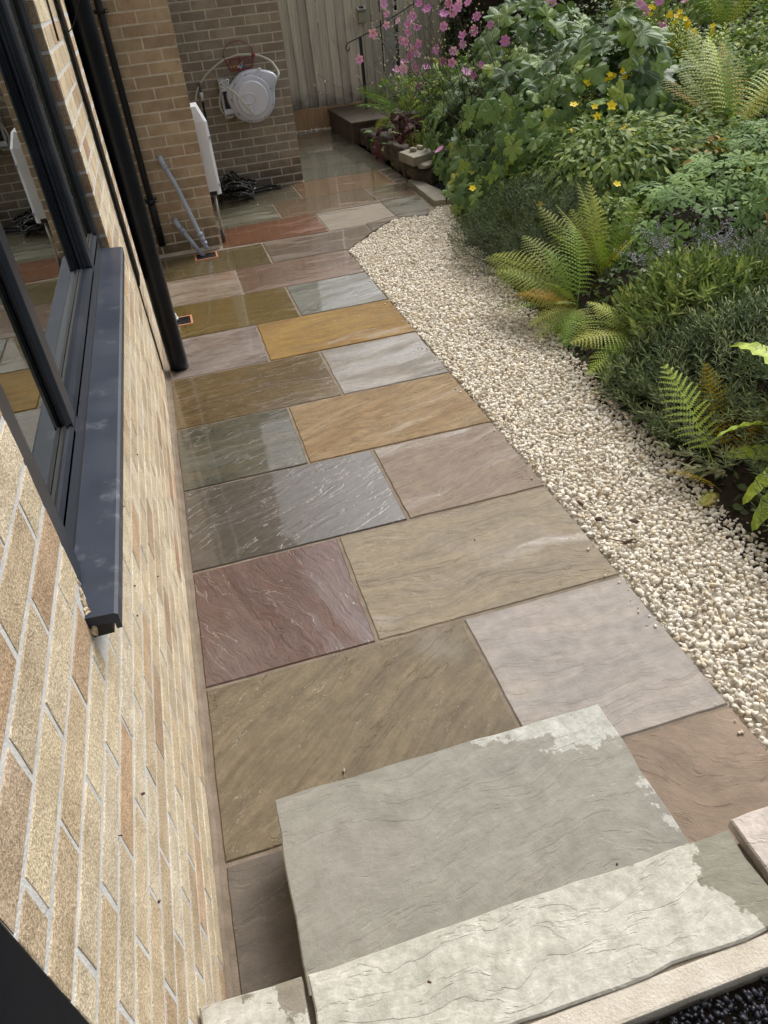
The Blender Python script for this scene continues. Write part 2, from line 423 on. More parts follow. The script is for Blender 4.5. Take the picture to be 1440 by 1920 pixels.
class MB:
    """collects simple shapes into one mesh"""
    def __init__(s): s.v = []; s.f = []; s.mi = []; s.sm = []
    def add(s, v, f, mi=0, sm=False):
        b = len(s.v); s.v += [tuple(map(float, q)) for q in v]; s.f += [[i + b for i in q] for q in f]
        s.mi += [mi] * len(f); s.sm += [sm] * len(f); return s
    def box(s, a, b, mi=0, bev=0.0):
        if bev:
            bm = bmesh.new()
            bmesh.ops.create_cube(bm, size=1)
            for q in bm.verts:
                q.co = Vector([(a[i] + b[i]) / 2 + q.co[i] * (b[i] - a[i]) for i in range(3)])
            bmesh.ops.bevel(bm, geom=bm.edges[:], offset=bev, segments=2, affect='EDGES', profile=.6)
            bm.verts.index_update()
            s.add([q.co[:] for q in bm.verts], [[q.index for q in f.verts] for f in bm.faces], mi)
            bm.free(); return s
        x0, y0, z0 = a; x1, y1, z1 = b
        return s.add([(x0, y0, z0), (x1, y0, z0), (x1, y1, z0), (x0, y1, z0), (x0, y0, z1), (x1, y0, z1), (x1, y1, z1), (x0, y1, z1)],
                     [(0, 3, 2, 1), (4, 5, 6, 7), (0, 1, 5, 4), (1, 2, 6, 5), (2, 3, 7, 6), (3, 0, 4, 7)], mi)
    def tube(s, pts, r, n=10, mi=0, caps=True, closed=False):
        pts = [Vector(q) for q in pts]
        m = len(pts)
        rs = r if isinstance(r, (list, tuple)) else [r] * m
        T = [(pts[min(i + 1, m - 1)] - pts[max(i - 1, 0)]).normalized() for i in range(m)]
        up = Vector((0, 0, 1)) if abs(T[0].z) < .9 else Vector((1, 0, 0))
        nx = T[0].cross(up).normalized(); v = []
        for i in range(m):
            nx = (nx - T[i] * nx.dot(T[i])).normalized()
            ny = T[i].cross(nx)
            for k in range(n):
                a = 2 * math.pi * k / n
                v.append(pts[i] + (nx * math.cos(a) + ny * math.sin(a)) * rs[i])
        f = [(i * n + k, i * n + (k + 1) % n, (i + 1) * n + (k + 1) % n, (i + 1) * n + k) for i in range(m - 1) for k in range(n)]
        s.add(v, f, mi, True)
        if caps:
            b = len(s.v) - len(v)
            s.f += [[b + k for k in range(n)][::-1], [b + (m - 1) * n + k for k in range(n)]]; s.mi += [mi] * 2; s.sm += [False] * 2
        return s
    def prism(s, outline, a, b, axis=2, mi=0):
        """closed outline (ccw) extruded from a to b along an axis"""
        n = len(outline); v = []
        for lv in (a, b):
            for q in outline:
                c = list(q); c.insert(axis, lv); v.append(c)
        f = [[i for i in range(n)][::-1], [n + i for i in range(n)]] + [(i, (i + 1) % n, n + (i + 1) % n, n + i) for i in range(n)]
        return s.add(v, f, mi)
    def lathe(s, prof, origin, axis, n=32, mi=0):
        """prof: (radius, height) list, revolved about axis through origin"""
        ax = Vector(axis).normalized(); up = Vector((0, 0, 1)) if abs(ax.z) < .9 else Vector((1, 0, 0))
        e1 = ax.cross(up).normalized(); e2 = ax.cross(e1); o = Vector(origin); v = []
        for r_, h_ in prof:
            for k in range(n):
                a = 2 * math.pi * k / n
                v.append(o + ax * h_ + (e1 * math.cos(a) + e2 * math.sin(a)) * r_)
        f = [(i * n + k, i * n + (k + 1) % n, (i + 1) * n + (k + 1) % n, (i + 1) * n + k) for i in range(len(prof) - 1) for k in range(n)]
        return s.add(v, f, mi, True)
    def build(s, name, mats, parent=None, loc=None):
        me = bpy.data.meshes.new(name)
        me.from_pydata(s.v, [], s.f)
        me.polygons.foreach_set('material_index', s.mi)
        me.polygons.foreach_set('use_smooth', s.sm)
        me.update()
        return mesh_obj(name, me, mats, parent, loc)

def copy_tree(o, parent=None):
    c = o.copy(); COL.objects.link(c)
    if parent is not None: c.parent = parent
    for ch in list(o.children): copy_tree(ch, c)
    return c

def fast_mesh(name, V, T, rnd=None):
    """V (n,3), T (m,3) numpy arrays -> mesh, rnd per vertex"""
    me = bpy.data.meshes.new(name)
    me.vertices.add(len(V)); me.vertices.foreach_set('co', np.ascontiguousarray(V, dtype=np.float32).ravel())
    me.loops.add(len(T) * 3); me.loops.foreach_set('vertex_index', np.ascontiguousarray(T, dtype=np.int32).ravel())
    me.polygons.add(len(T)); me.polygons.foreach_set('loop_start', np.arange(0, len(T) * 3, 3, dtype=np.int32))
    me.update(calc_edges=True)
    if rnd is not None:
        a = me.attributes.new('rnd', 'FLOAT', 'POINT')
        a.data.foreach_set('value', np.ascontiguousarray(rnd, dtype=np.float32))
    return me
def scatter(name, temps, P, Rm, S, mats, parent=None, rnd=None, smooth=False):
    """join copies of triangle templates: P (n,3), Rm (n,3,3), S (n,) or (n,3)"""
    n = len(P); pick = rng.integers(0, len(temps), n)
    if rnd is None: rnd = rng.random(n)
    if S.ndim == 1: S = np.repeat(S[:, None], 3, 1)
    VV, TT, RR = [], [], []; base = 0
    for k, (tv, tt) in enumerate(temps):
        idx = np.where(pick == k)[0]
        if not len(idx): continue
        v = np.einsum('nij,nvj->nvi', Rm[idx], tv[None] * S[idx][:, None, :]) + P[idx][:, None, :]
        VV.append(v.reshape(-1, 3))
        TT.append((tt[None] + (np.arange(len(idx)) * len(tv))[:, None, None] + base).reshape(-1, 3))
        RR.append(np.repeat(rnd[idx], len(tv))); base += len(idx) * len(tv)
    me = fast_mesh(name, np.concatenate(VV), np.concatenate(TT), np.concatenate(RR))
    return mesh_obj(name, me, mats, parent, smooth=smooth)
def rots(n, tilt=None, yaw=None, roll=None):
    """rotation matrices: z-yaw, then tilt about local y (nose down +), then roll about x"""
    yaw = rng.random(n) * 2 * np.pi if yaw is None else yaw
    tilt = np.zeros(n) if tilt is None else tilt
    roll = np.zeros(n) if roll is None else roll
    cy, sy, ct, st, cr, sr = np.cos(yaw), np.sin(yaw), np.cos(tilt), np.sin(tilt), np.cos(roll), np.sin(roll)
    Z = np.zeros((n, 3, 3)); Z[:, 0, 0] = cy; Z[:, 0, 1] = -sy; Z[:, 1, 0] = sy; Z[:, 1, 1] = cy; Z[:, 2, 2] = 1
    Y = np.zeros((n, 3, 3)); Y[:, 0, 0] = ct; Y[:, 0, 2] = st; Y[:, 2, 0] = -st; Y[:, 2, 2] = ct; Y[:, 1, 1] = 1
    X = np.zeros((n, 3, 3)); X[:, 1, 1] = cr; X[:, 1, 2] = -sr; X[:, 2, 1] = sr; X[:, 2, 2] = cr; X[:, 0, 0] = 1
    return Z @ Y @ X

# ================================================================== THE SETTING
def sheet(name, poly, z, m, label=None):
    o = from_py(name, [(x, y, z) for x, y in poly], [list(range(len(poly)))], m)
    return tag(o, label, None, None, 'structure')
sheet('ground', [(-60, -60), (60, -60), (60, 60), (-60, 60)], -.10, M['soil'], 'dark soil ground lying under the whole garden')

# ---- patio: bedding sheet + slabs
patio_poly = [(0, -1.2), (1.545, -1.2), (1.545, 4.86), (1.905, 5.31), (2.15, 5.53), (2.43, 5.45), (2.62, 5.7), (2.66, 7.0), (2.7, 10.42), (1.6, 10.42), (1.6, 7.6), (.5, 7.6), (.5, 5.62), (0, 5.62)]
patio = from_py('patio', [(x, y, -.0055) for x, y in patio_poly] + [(x, y, -.09) for x, y in patio_poly],
                [list(range(len(patio_poly)))] + [(i, i + len(patio_poly), (i + 1) % len(patio_poly) + len(patio_poly), (i + 1) % len(patio_poly)) for i in range(len(patio_poly))], M['joint'])
tag(patio, 'wet multicoloured sandstone paving path laid beside the brick house wall', None, None, 'structure')

def shrink(poly, d):
    n = len(poly); out = []
    for i in range(n):
        p0, p1, p2 = Vector(poly[i - 1]), Vector(poly[i]), Vector(poly[(i + 1) % n])
        e1 = (p1 - p0).normalized(); e2 = (p2 - p1).normalized()
        n1 = Vector((-e1.y, e1.x)); n2 = Vector((-e2.y, e2.x))
        b = (n1 + n2).normalized(); k = d / max(.3, b.dot(n1))
        out.append(p1 + b * k)
    return out
def slab_mesh(poly, z0, z1, seed, rough=.0022):
    """hand-dressed slab: irregular outline, arris worn, sides"""
    n = len(poly); out = []
    for i in range(n):
        a, b = Vector(poly[i]), Vector(poly[(i + 1) % n])
        L = (b - a).length; k = max(2, int(L / .05)); nn = Vector((-(b - a).y, (b - a).x)).normalized()
        for j in range(k):
            p = a.lerp(b, j / k)
            if j: p = p + nn * (mnoise.noise(Vector((p.x * 9, p.y * 9, seed))) * rough * 1.6 + mnoise.noise(Vector((p.x * 38, p.y * 38, seed))) * rough)
            out.append(p)
    inn = shrink(out, .0035); m = len(out)
    def dz(p): return mnoise.noise(Vector((p.x * 2.2, p.y * 2.2, seed * 3))) * .0012
    v = [(p.x, p.y, z1 + dz(p)) for p in inn] + [(p.x, p.y, z1 - .004 + dz(p)) for p in out] + [(p.x, p.y, z0) for p in out]
    f = [list(range(m))] + [(i, i + m, (i + 1) % m + m, (i + 1) % m) for i in range(m)] + [(i + m, i + 2 * m, (i + 1) % m + 2 * m, (i + 1) % m + m) for i in range(m)]
    return v, f
def slab(poly, c1, c2, c3=None, wet=.3, ang=0.0, relief=.6, z=0.0, th=.03, parent=None, dry=-1.0, cd=(.5, .5, .47), ddir=(0, 0, 0), name='paving_slab', m='slab', rough=.0022, seed=None):
    seed = seed or random.uniform(1, 90)
    cx = sum(p[0] for p in poly) / len(poly); cy = sum(p[1] for p in poly) / len(poly)
    v, f = slab_mesh([(x - cx, y - cy) for x, y in poly], -th, 0, seed, rough)
    o = from_py(name, v, f, M[m], parent, (cx, cy, z + random.uniform(-.0012, .0012)))
    o['seed'] = seed; o['angle'] = ang; o['wet'] = float(wet); o['relief'] = float(relief)
    o['c1'] = list(c1); o['c2'] = list(c2); o['c3'] = list(c3 or c1); o['dry'] = float(dry); o['cd'] = list(cd); o['drydir'] = list(ddir)
    return o
def rect(x0, x1, y0, y1): return [(x0, y0), (x1, y0), (x1, y1), (x0, y1)]
Yr = [-.006, .616, 1.230, 1.827, 2.428, 3.046, 3.655, 4.279, 4.880, 5.468, 6.118, 6.752, 7.462]
g_ = .0068
def row(k): return (Yr[k] + g_, Yr[k + 1] - g_)
XA, XB, XW = .625, .933, 1.549
X0 = .032
# colour c1, c2, blotch c3, wet, streak angle, relief
rows = {
 -1: [(XA, ((.105, .085, .068), (.14, .115, .09), None, .15, .1, .3)), (XW, ((.235, .17, .115), (.19, .135, .09), (.29, .215, .15), .05, .35, .5))],
 0: [(XB, ((.185, .145, .085), (.13, .10, .058), (.25, .235, .20), .06, -.62, .9)), (XW, ((.35, .305, .265), (.26, .24, .22), (.39, .325, .285), .0, .04, .35))],
 1: [(XA, ((.115, .057, .042), (.085, .046, .036), (.145, .10, .085), .26, 1.17, .85)), (XW, ((.265, .215, .14), (.20, .165, .115), (.29, .275, .25), .10, .04, .7))],
 2: [(XB, ((.075, .062, .047), (.09, .078, .066), (.06, .05, .038), .60, -.42, .8)), (XW, ((.225, .17, .12), (.185, .14, .105), (.26, .21, .165), .16, -.28, .7))],
 3: [(XA, ((.062, .064, .048), (.115, .10, .068), (.05, .054, .045), .38, -.12, .7)), (XW, ((.20, .118, .040), (.27, .19, .095), (.15, .088, .028), .10, -.25, 1.2))],
 4: [(XB, ((.135, .095, .042), (.10, .07, .034), (.17, .11, .05), .42, -.08, .5)), (XW, ((.235, .205, .165), (.165, .15, .13), (.28, .235, .19), .26, -.08, .9))],
 5: [(XA, ((.215, .17, .145), (.17, .14, .12), (.24, .20, .18), .32, -.15, .8)), (XW, ((.25, .14, .014), (.17, .088, .008), (.28, .17, .03), .10, -.08, 1.0))],
 6: [(XB, ((.15, .105, .03), (.115, .08, .028), (.17, .12, .04), .40, .0, .25)), (XW, ((.105, .105, .08), (.145, .14, .11), (.09, .10, .085), .30, -.3, .8))],
 7: [(XA, ((.205, .165, .12), (.24, .19, .14), (.22, .12, .08), .30, 0, .3)), (XW, ((.185, .115, .075), (.15, .10, .07), (.20, .13, .08), .34, 0, .4))],
}
for k, lst in rows.items():
    y0, y1 = (-.62, Yr[0] - g_) if k < 0 else row(k)
    xa = X0
    for xb, (c1, c2, c3, wet, ang, rel) in lst:
        slab(rect(xa, xb - (g_ if xb != XW else 0), y0, y1), c1, c2, c3, wet, ang, rel, parent=patio)
        xa = xb + g_
for xa, xb in ((X0, .62), (.63, XW)):
    slab(rect(xa, xb, -1.19, -.632), (.13, .105, .085), (.16, .13, .10), None, .1, 0, .4, parent=patio)
y0, y1 = row(8)
slab(rect(X0, XB - g_, y0, y1), (.135, .105, .05), (.115, .09, .045), None, .44, 0, .2, parent=patio)
slab([(XB + g_, y0), (1.562, y0), (1.865, 5.235), (1.865, y1), (XB + g_, y1)], (.16, .12, .085), (.14, .105, .078), (.18, .13, .09), .36, 0, .3, parent=patio)
slab([(1.877, 5.255), (1.92, 5.305), (2.135, 5.51), (2.165, 5.50), (2.17, y1 + .03), (1.877, y1 + .03)], (.16, .125, .09), (.14, .11, .08), None, .3, 0, .2, parent=patio)
slab([(.60, 5.525), (1.53, y1 + .012), (1.53, 6.112), (.60, 6.112)], (.19, .085, .045), (.155, .07, .04), (.15, .095, .065), .40, 0, .35, parent=patio)
slab([(1.541, y1 + .012), (1.87, y1 + .012), (1.88, y1 + .042), (2.18, 5.60), (2.185, 6.112), (1.541, 6.112)], (.24, .20, .145), (.195, .165, .12), (.26, .22, .16), .2, 0, .3, parent=patio)
slab([(2.192, 5.545), (2.44, 5.462), (2.56, 5.72), (2.575, 6.145), (2.196, 6.13)], (.145, .135, .09), (.125, .115, .08), None, .25, 0, .2, parent=patio)
slab([(2.208, 6.142), (2.575, 6.157), (2.63, 6.752), (2.208, 6.752)], (.155, .115, .08), (.17, .125, .085), None, .35, 0, .2, parent=patio)
y0, y1 = row(10)
slab(rect(.60, 1.222, y0, y1), (.155, .15, .105), (.135, .13, .09), None, .36, 0, .2, parent=patio)
slab(rect(1.234, 2.196, y0, y1), (.175, .12, .07), (.155, .11, .068), (.19, .13, .08), .42, 0, .3, parent=patio)
y0, y1 = row(11)
slab(rect(.60, 1.54, y0, y1), (.145, .13, .085), (.125, .11, .075), None, .42, 0, .2, parent=patio)
slab(rect(1.552, 2.535, y0, y1), (.20, .125, .065), (.175, .115, .06), (.165, .12, .08), .44, 0, .3, parent=patio)
slab(rect(2.547, 2.69, y0, y1), (.13, .11, .08), (.12, .10, .075), None, .4, 0, .2, parent=patio)
yy = 7.473
for i in range(5):
    y2 = yy + (.60, .58, .61, .55, .585)[i]
    b = (.118, .116, .084) if i % 2 == 0 else (.14, .135, .10)
    slab(rect(1.70, 2.70, yy, y2 - .006), b, tuple(q * .8 for q in b), tuple(q * 1.2 for q in b), .5, 0, .2, parent=patio)
    yy = y2 + .002

# ---- gravel
def xe(y):
    return float(np.interp(y, [-.6, .6, 1.3, 2.2, 3.3, 4.8, 5.35, 5.6], [1.98, 2.08, 2.14, 2.22, 2.34, 2.52, 2.62, 3.05]))
def hull_template(n=13, flat=.7, seed=0):
    rg = np.random.default_rng(seed); bm = bmesh.new()
    p = rg.normal(size=(n, 3)); p /= np.linalg.norm(p, axis=1)[:, None]; p *= rg.uniform(.82, 1.1, (n, 1)); p *= np.array([1, rg.uniform(.65, .95), flat * rg.uniform(.75, 1.1)])
    for q in p: bm.verts.new(q)
    r_ = bmesh.ops.convex_hull(bm, input=bm.verts[:])
    bmesh.ops.triangulate(bm, faces=bm.faces[:])
    bm.verts.index_update()
    v = np.array([q.co[:] for q in bm.verts]) * .5; f = np.array([[q.index for q in fc.verts] for fc in bm.faces]); bm.free()
    return v, f
stones = [hull_template(13 + i % 4, seed=i) for i in range(14)]
def in_poly(x, y, poly):
    c = False; j = len(poly) - 1
    for i in range(len(poly)):
        xi, yi = poly[i]; xj, yj = poly[j]
        if (yi > y) != (yj > y) and x < (xj - xi) * (y - yi) / (yj - yi) + xi: c = not c
        j = i
    return c
def stone_bed(name, poly, size, layers, m, z0, label, heap=None):
    xs = [p[0] for p in poly]; ys = [p[1] for p in poly]; P = []
    for ly in range(layers):
        s = size * .86
        for gx in np.arange(min(xs), max(xs), s):
            for gy in np.arange(min(ys), max(ys), s):
                x = gx + random.uniform(-.55, .55) * s; y = gy + random.uniform(-.55, .55) * s
                if in_poly(x, y, poly):
                    P.append((x, y, z0 + ly * size * .36 + random.uniform(-.2, .25) * size + (heap(x, y) if heap else 0)))
    P = np.array(P); n = len(P)
    S = size * rng.uniform(.62, 1.38, n) * (1 + .15 * rng.normal(size=n)).clip(.6, 1.5)
    o = scatter(name, stones, P, rots(n, rng.normal(0, .45, n), None, rng.normal(0, .45, n)), S, M[m])
    return tag(o, label, None, None, 'stuff')
gpoly = [(1.558, -1.0), (2.3, -1.0)] + [(xe(y) + .18, y) for y in np.arange(-.6, 5.3, .3)] + [(3.0, 5.35), (2.95, 5.62), (2.69, 5.64), (2.59, 5.66), (2.44, 5.44), (2.15, 5.50), (1.93, 5.29), (1.575, 4.87), (1.558, 4.84)]
tag(from_py('gravel_bed', [(x, y, -.03) for x, y in gpoly], [list(range(len(gpoly)))], M['concrete']), 'pale sand bed under the cream chippings', None, None, 'structure')
hp = lambda x, y: .010 * mnoise.noise(Vector((x * 1.8, y * 1.8, 3))) + .004
stone_bed('gravel', gpoly, .0238, 2, 'gravel', -.018, 'cream limestone chippings filling the strip between paving and plants', hp)
stone_bed('gravel', [(1.7, 10.39), (2.72, 10.39), (2.72, 10.475), (1.7, 10.475)], .03, 2, 'gravel', .0, 'narrow band of cream chippings along the foot of the fence')

sv = np.array([(1.535 - abs(rng.normal(0, .022)), rng.uniform(-.15, 4.6), .004) for _ in range(46)])
tag(scatter('stray_gravel', stones, sv, rots(46, rng.normal(0, .3, 46)), rng.uniform(.006, .016, 46), M['gravel']), 'stray cream chips kicked onto the edge of the paving', None, None, 'stuff')
# ---- landing and step
landing = empty('landing', (0, -.6, 0))
tag(landing, None, None, None, 'structure')
LZ = .34
mb = MB(); mb.box((.0, -.715, 0), (2.6, -.50, LZ - .033)); base = mb.build('landing_base', M['joint'], landing, (0, .6, 0))
pale = dict(cd=(.55, .53, .47), parent=landing, z=LZ, th=.03, rough=.004)
def lslab(poly, *a, **k):
    o = slab(poly, *a, **k); o.location.y += .6; return o
lslab(rect(.006, .199, -.470, -.672), (.30, .28, .22), (.25, .23, .18), None, 0, 0, .5, dry=.52, ddir=(.0, -.5, 0), **pale) if False else None
lslab([(.006, -.672), (.199, -.672), (.201, -.474), (.006, -.467)], (.25, .225, .17), (.21, .19, .145), None, .0, 0, .7, seed=51.7, dry=.66, ddir=(-.2, -.20, 0), **pale)
lslab([(.212, -.672), (1.122, -.672), (1.126, -.478), (.212, -.475)], (.235, .225, .165), (.205, .20, .155), (.26, .245, .19), .0, .05, .5, seed=23.4, dry=.75, ddir=(-.78, -.10, 0), **pale)
lslab([(1.139, -.672), (2.05, -.672), (2.05, -.452), (1.143, -.462)], (.36, .28, .25), (.30, .235, .21), None, .0, .1, .6, dry=.6, cd=(.60, .52, .48), parent=landing, z=LZ, th=.03)
mb = MB(); mb.box((.003, -.684, LZ - .032), (2.58, -.660, LZ - .0095)); mb.build('back_joint', M['joint'], landing, (0, .6, 0))
mb = MB(); mb.box((-.0, -.725, LZ - .10), (2.6, -.674, LZ - .008), 0, .006); mb.build('kerb', M['concrete'], landing, (0, .6, 0))
mb = MB(); mb.box((.206, -.67, LZ - .03), (.2055, -.48, LZ - .004)); 
tag(landing, 'pale sandstone landing slabs at the top of the steps')
step = empty('stone_step', (.65, -.25, 0), 0, 'grey riven sandstone step standing on the path below the landing', 'step')
mb = MB(); mb.box((-.425, -.26, 0), (.44, .245, .168 - .031)); mb.build('riser', M['sleeper'], step)
o = slab([(.192, -.53), (1.114, -.53), (1.114, .019), (.197, .026)], (.275, .262, .22), (.245, .236, .20), (.28, .255, .22), .0, -.12, .35, parent=step, seed=37.2, dry=.17, cd=(.50, .50, .46), ddir=(.62, .40, 0), name='tread', rough=.0035)
o.location = (o.location.x - .65, o.location.y + .25, .168)
tag(from_py('terrace', [(x, y, LZ - .06) for x, y in [(-.0, -8), (9, -8), (9, -.725), (0, -.725)]], [[0, 1, 2, 3]], M['soil']), 'dark ground behind the landing kerb', None, None, 'structure')
mb = MB(); mb.box((2.0, -8, -.09), (9, -.73, LZ - .064)); tag(mb.build('terrace_edge', M['concrete']), 'raised ground edge beside the landing', None, None, 'structure')
stone_bed('black_gravel', [(.1, -1.25), (1.6, -1.25), (1.6, -.732), (.1, -.732)], .0135, 2, 'black_gravel', LZ - .038, 'blue-black chippings behind the landing kerb')

# ================================================================== BRICK WALLS
_bm_cache = {}
def brick_mesh(L, H, D, var, matkey):
    key = (round(L, 3), round(H, 3), D, var, matkey)
    if key in _bm_cache: return _bm_cache[key]
    rg = random.Random(int(L * 9973) + int(H * 7919) * 31 + var * 101 + len(matkey))
    def ring(w, h, y, j):
        pts = []
        for (a, b) in ((-1, -1), (-.33, -1), (.33, -1), (1, -1), (1, 0), (1, 1), (.33, 1), (-.33, 1), (-1, 1), (-1, 0)):
            pts.append((a * w / 2 + rg.uniform(-j, j), y + rg.uniform(-j, j) * .5, b * h / 2 + rg.uniform(-j, j)))
        return pts
    b0 = ring(L, H, D, 0); b1 = ring(L, H, .0003, .0010); b2 = ring(L - .004, H - .004, -.0004, .0007)
    b2 = [(x, y if True else y, z) for x, y, z in b2]
    v = b0 + b1 + b2; n = 10
    f = [(n + i, n + (i + 1) % n, (i + 1) % n, i) for i in range(n)] + [(2 * n + i, 2 * n + (i + 1) % n, n + (i + 1) % n, n + i) for i in range(n)] + [[2 * n + i for i in range(n)][::-1]]
    f = [tuple(reversed(q)) for q in f]
    me = bpy.data.meshes.new('brick'); me.from_pydata(v, [], f); me.update(); me.materials.append(M[matkey])
    _bm_cache[key] = me
    return me
CH = .0815; JH = .0126; BL = .2445; JL = .0100
def brickwork(parent, org, ang, u0, u1, z_off, ztop, matkey, holes=(), bond0=0.0, part_lim=lambda u, z: True, stuff_name='far_bricks'):
    """bricks in the plane through org, running along ang; outward normal is to the right of travel.
    local: x along wall, -y outward"""
    ca, sa = math.cos(ang), math.sin(ang)
    far = MB(); cnt = 0
    k = 0; z = z_off - CH
    while z < ztop:
        za, zb = z + JH / 2, z + CH - JH / 2; z += CH; k += 1
        za = max(za, 0.0)
        if zb > ztop: zb = ztop
        if zb - za < .02: continue
        u = u0 - BL + (bond0 + (BL / 2 if k % 2 else 0)) % BL
        while u < u1:
            ivs = [(max(u + JL / 2, u0), min(u + BL - JL / 2, u1))]; u += BL
            for (ha, hb, hz0, hz1) in holes:
                if (za + zb) / 2 > hz0 and (za + zb) / 2 < hz1:
                    nv = []
                    for a, b in ivs:
                        if b <= ha or a >= hb: nv.append((a, b))
                        else:
                            if a < ha: nv.append((a, ha))
                            if b > hb: nv.append((hb, b))
                    ivs = nv
            for a, b in ivs:
                if b - a < .025: continue
                cu, cz = (a + b) / 2, (za + zb) / 2
                L = b - a
                jit = random.uniform(.0002, .0011)
                lx, ly = org[0] + ca * cu + sa * jit, org[1] + sa * cu - ca * jit
                if part_lim(cu, cz) and cnt < 298:
                    me = brick_mesh(L - random.choice((0, .003)), zb - za, .045, random.randrange(5), matkey)
                    o = bpy.data.objects.new('brick', me); COL.objects.link(o); o.parent = parent
                    pl = parent.location
                    o.location = (lx - pl.x, ly - pl.y, cz - pl.z)
                    o.rotation_euler = (random.uniform(-.005, .005), random.uniform(-.004, .004), ang + random.uniform(-.0012, .0012)); cnt += 1
                else:
                    o0 = Vector((lx - parent.location.x, ly - parent.location.y, cz - parent.location.z))
                    e = Vector((ca, sa, 0)); nn = Vector((sa, -ca, 0))
                    vs = []
                    for dd, sh in ((.03, 0), (0, .003)):
                        for (sx, sz) in ((-1, -1), (1, -1), (1, 1), (-1, 1)):
                            vs.append(o0 + e * (sx * (L / 2 - sh)) - nn * dd + Vector((0, 0, sz * ((zb - za) / 2 - sh))))
                    far.add(vs, [(0, 1, 5, 4), (1, 2, 6, 5), (2, 3, 7, 6), (3, 0, 4, 7), (4, 5, 6, 7)])
    if far.v:
        o = far.build(stuff_name, M[matkey], parent)
        a = o.data.attributes.new('rnd', 'FLOAT', 'POINT')
        rr = np.repeat(np.random.default_rng(3).random(len(far.v) // 8), 8)
        a.data.foreach_set('value', rr.astype(np.float32))
        o['kind'] = 'stuff'
    return cnt

# ---- house wall, plane X = 0, faces +X.   travel direction -Y has outward normal -X; so travel +Y has normal +X
house = empty('house_wall', (0, 0, 0), 0, 'cream brick house wall with the anthracite window, left of the path', 'wall')
WY0, WY1, WZ0, WZ1 = -.036, 2.245, 1.012, 2.30
HT = 5.2
holes = [(WY0, WY1, .985, WZ1), (-.095, .02, .93, 1.07)]
n1 = brickwork(house, (0.0, 0.0), math.pi / 2, -.690, 5.60, .0755, HT, 'brick_cream', holes, .06, lambda u, z: u < 3.35 and z < 1.92 and (u > -.7))
mb = MB()   # mortar core with the window opening left open
T0, T1 = -.33, -.0004
def wallbox(y0, y1, z0, z1): mb.box((T0, y0, z0), (T1, y1, z1))
wallbox(-.690, WY0 - .001, -.05, HT); wallbox(WY1 + .001, 5.60, -.05, HT)
wallbox(WY0 - .001, WY1 + .001, -.05, .975); wallbox(WY0 - .001, WY1 + .001, WZ1, HT)
mb.build('mortar', M['mortar_pale'], house)
mb = MB()   # mortar fillet at the foot
fp = []
for i in range(300):
    y = -.5 + i * .02
    fp.append((.002 + .007 * mnoise.noise(Vector((y * 5, 0, 0))), y, -.010))
mb.tube(fp, [.017 + .006 * mnoise.noise(Vector((q[1] * 9, 2, 0))) for q in fp], 8)
mb.build('foot_mortar', M['joint'], house)
# reveal bricks (return faces) on the far jamb, facing -Y
zz = .0755 - CH
k = 0
while zz < WZ1:
    za, zb = max(zz + JH / 2, 1.0), zz + CH - JH / 2; zz += CH; k += 1
    if zb < 1.03 or zb > WZ1: continue
    L = .10
    me = brick_mesh(L, zb - za, .03, k % 5, 'brick_brown')
    o = bpy.data.objects.new('reveal_brick', me); COL.objects.link(o); o.parent = house
    o.location = (-.0035 - L / 2, WY1 - .001, (za + zb) / 2); o.rotation_euler = (0, 0, 0)
# eaves
mb = MB(); mb.box((-3, -3.2, HT), (.32, 5.9, HT + .12)); mb.build('soffit', M['white_plastic'], house)
mb = MB(); mb.box((-3.3, -2.9, -.05), (-3.0, 5.6, HT)); mb.box((-3.0, 5.3, -.05), (-.33, 5.6, HT)); mb.box((-3.0, -2.9, -.05), (-.33, -2.6, HT)); mb.build('rear_wall', M['plaster'], house)
mb = MB(); mb.box((-3.0, -2.6, .25), (-.33, 5.3, .30)); mb.build('room_floor', M['floor'], house)
mb = MB(); mb.box((-3.0, -2.6, 2.6), (-.33, 5.3, 2.65)); mb.build('room_ceiling', M['plaster'], house)
# broken bed at the near end of the sill
mb = MB()
for i in range(8):
    v_, f_ = hull_template(13, .9, 50 + i)
    k_ = i / 7
    q = Vector((-.004 + .010 * k_, -.040 - .052 * k_, 1.052 - .072 * k_))
    mb.add([(Vector((a[0] * .6, a[1], a[2] * 1.3)) * random.uniform(.022, .030) + q)[:] for a in v_], [tuple(a) for a in f_])
o = mb.build('broken_mortar', M['brick_cream'], house)
mb = MB(); mb.box((-.03, -.088, .94), (-.002, .0, .992)); mb.build('sill_pocket', M['soil'], house)

# ---- window
win = empty('window', (0, 0, 0), parent=house)
FX = -.029
mb = MB()  # sill: top plate, drip lip with returned edge
mb.prism([(-.034, 1.013), (-.034, .995), (.043, .986), (.043, .971), (.052, .971), (.054, 1.003), (.048, 1.007)], -.092, 2.212, 1)
mb.build('sill', M['sill'], win)
mb = MB(); mb.box((-.0, -.090, .962), (.036, 2.2, .9865)); mb.build('sill_packer', M['rubber'], win)
mb = MB(); mb.box((-.0345, WY0 + .004, 1.012), (-.0275, WY1 - .004, 1.0175)); mb.build('silicone_line', M['rubber'], win)
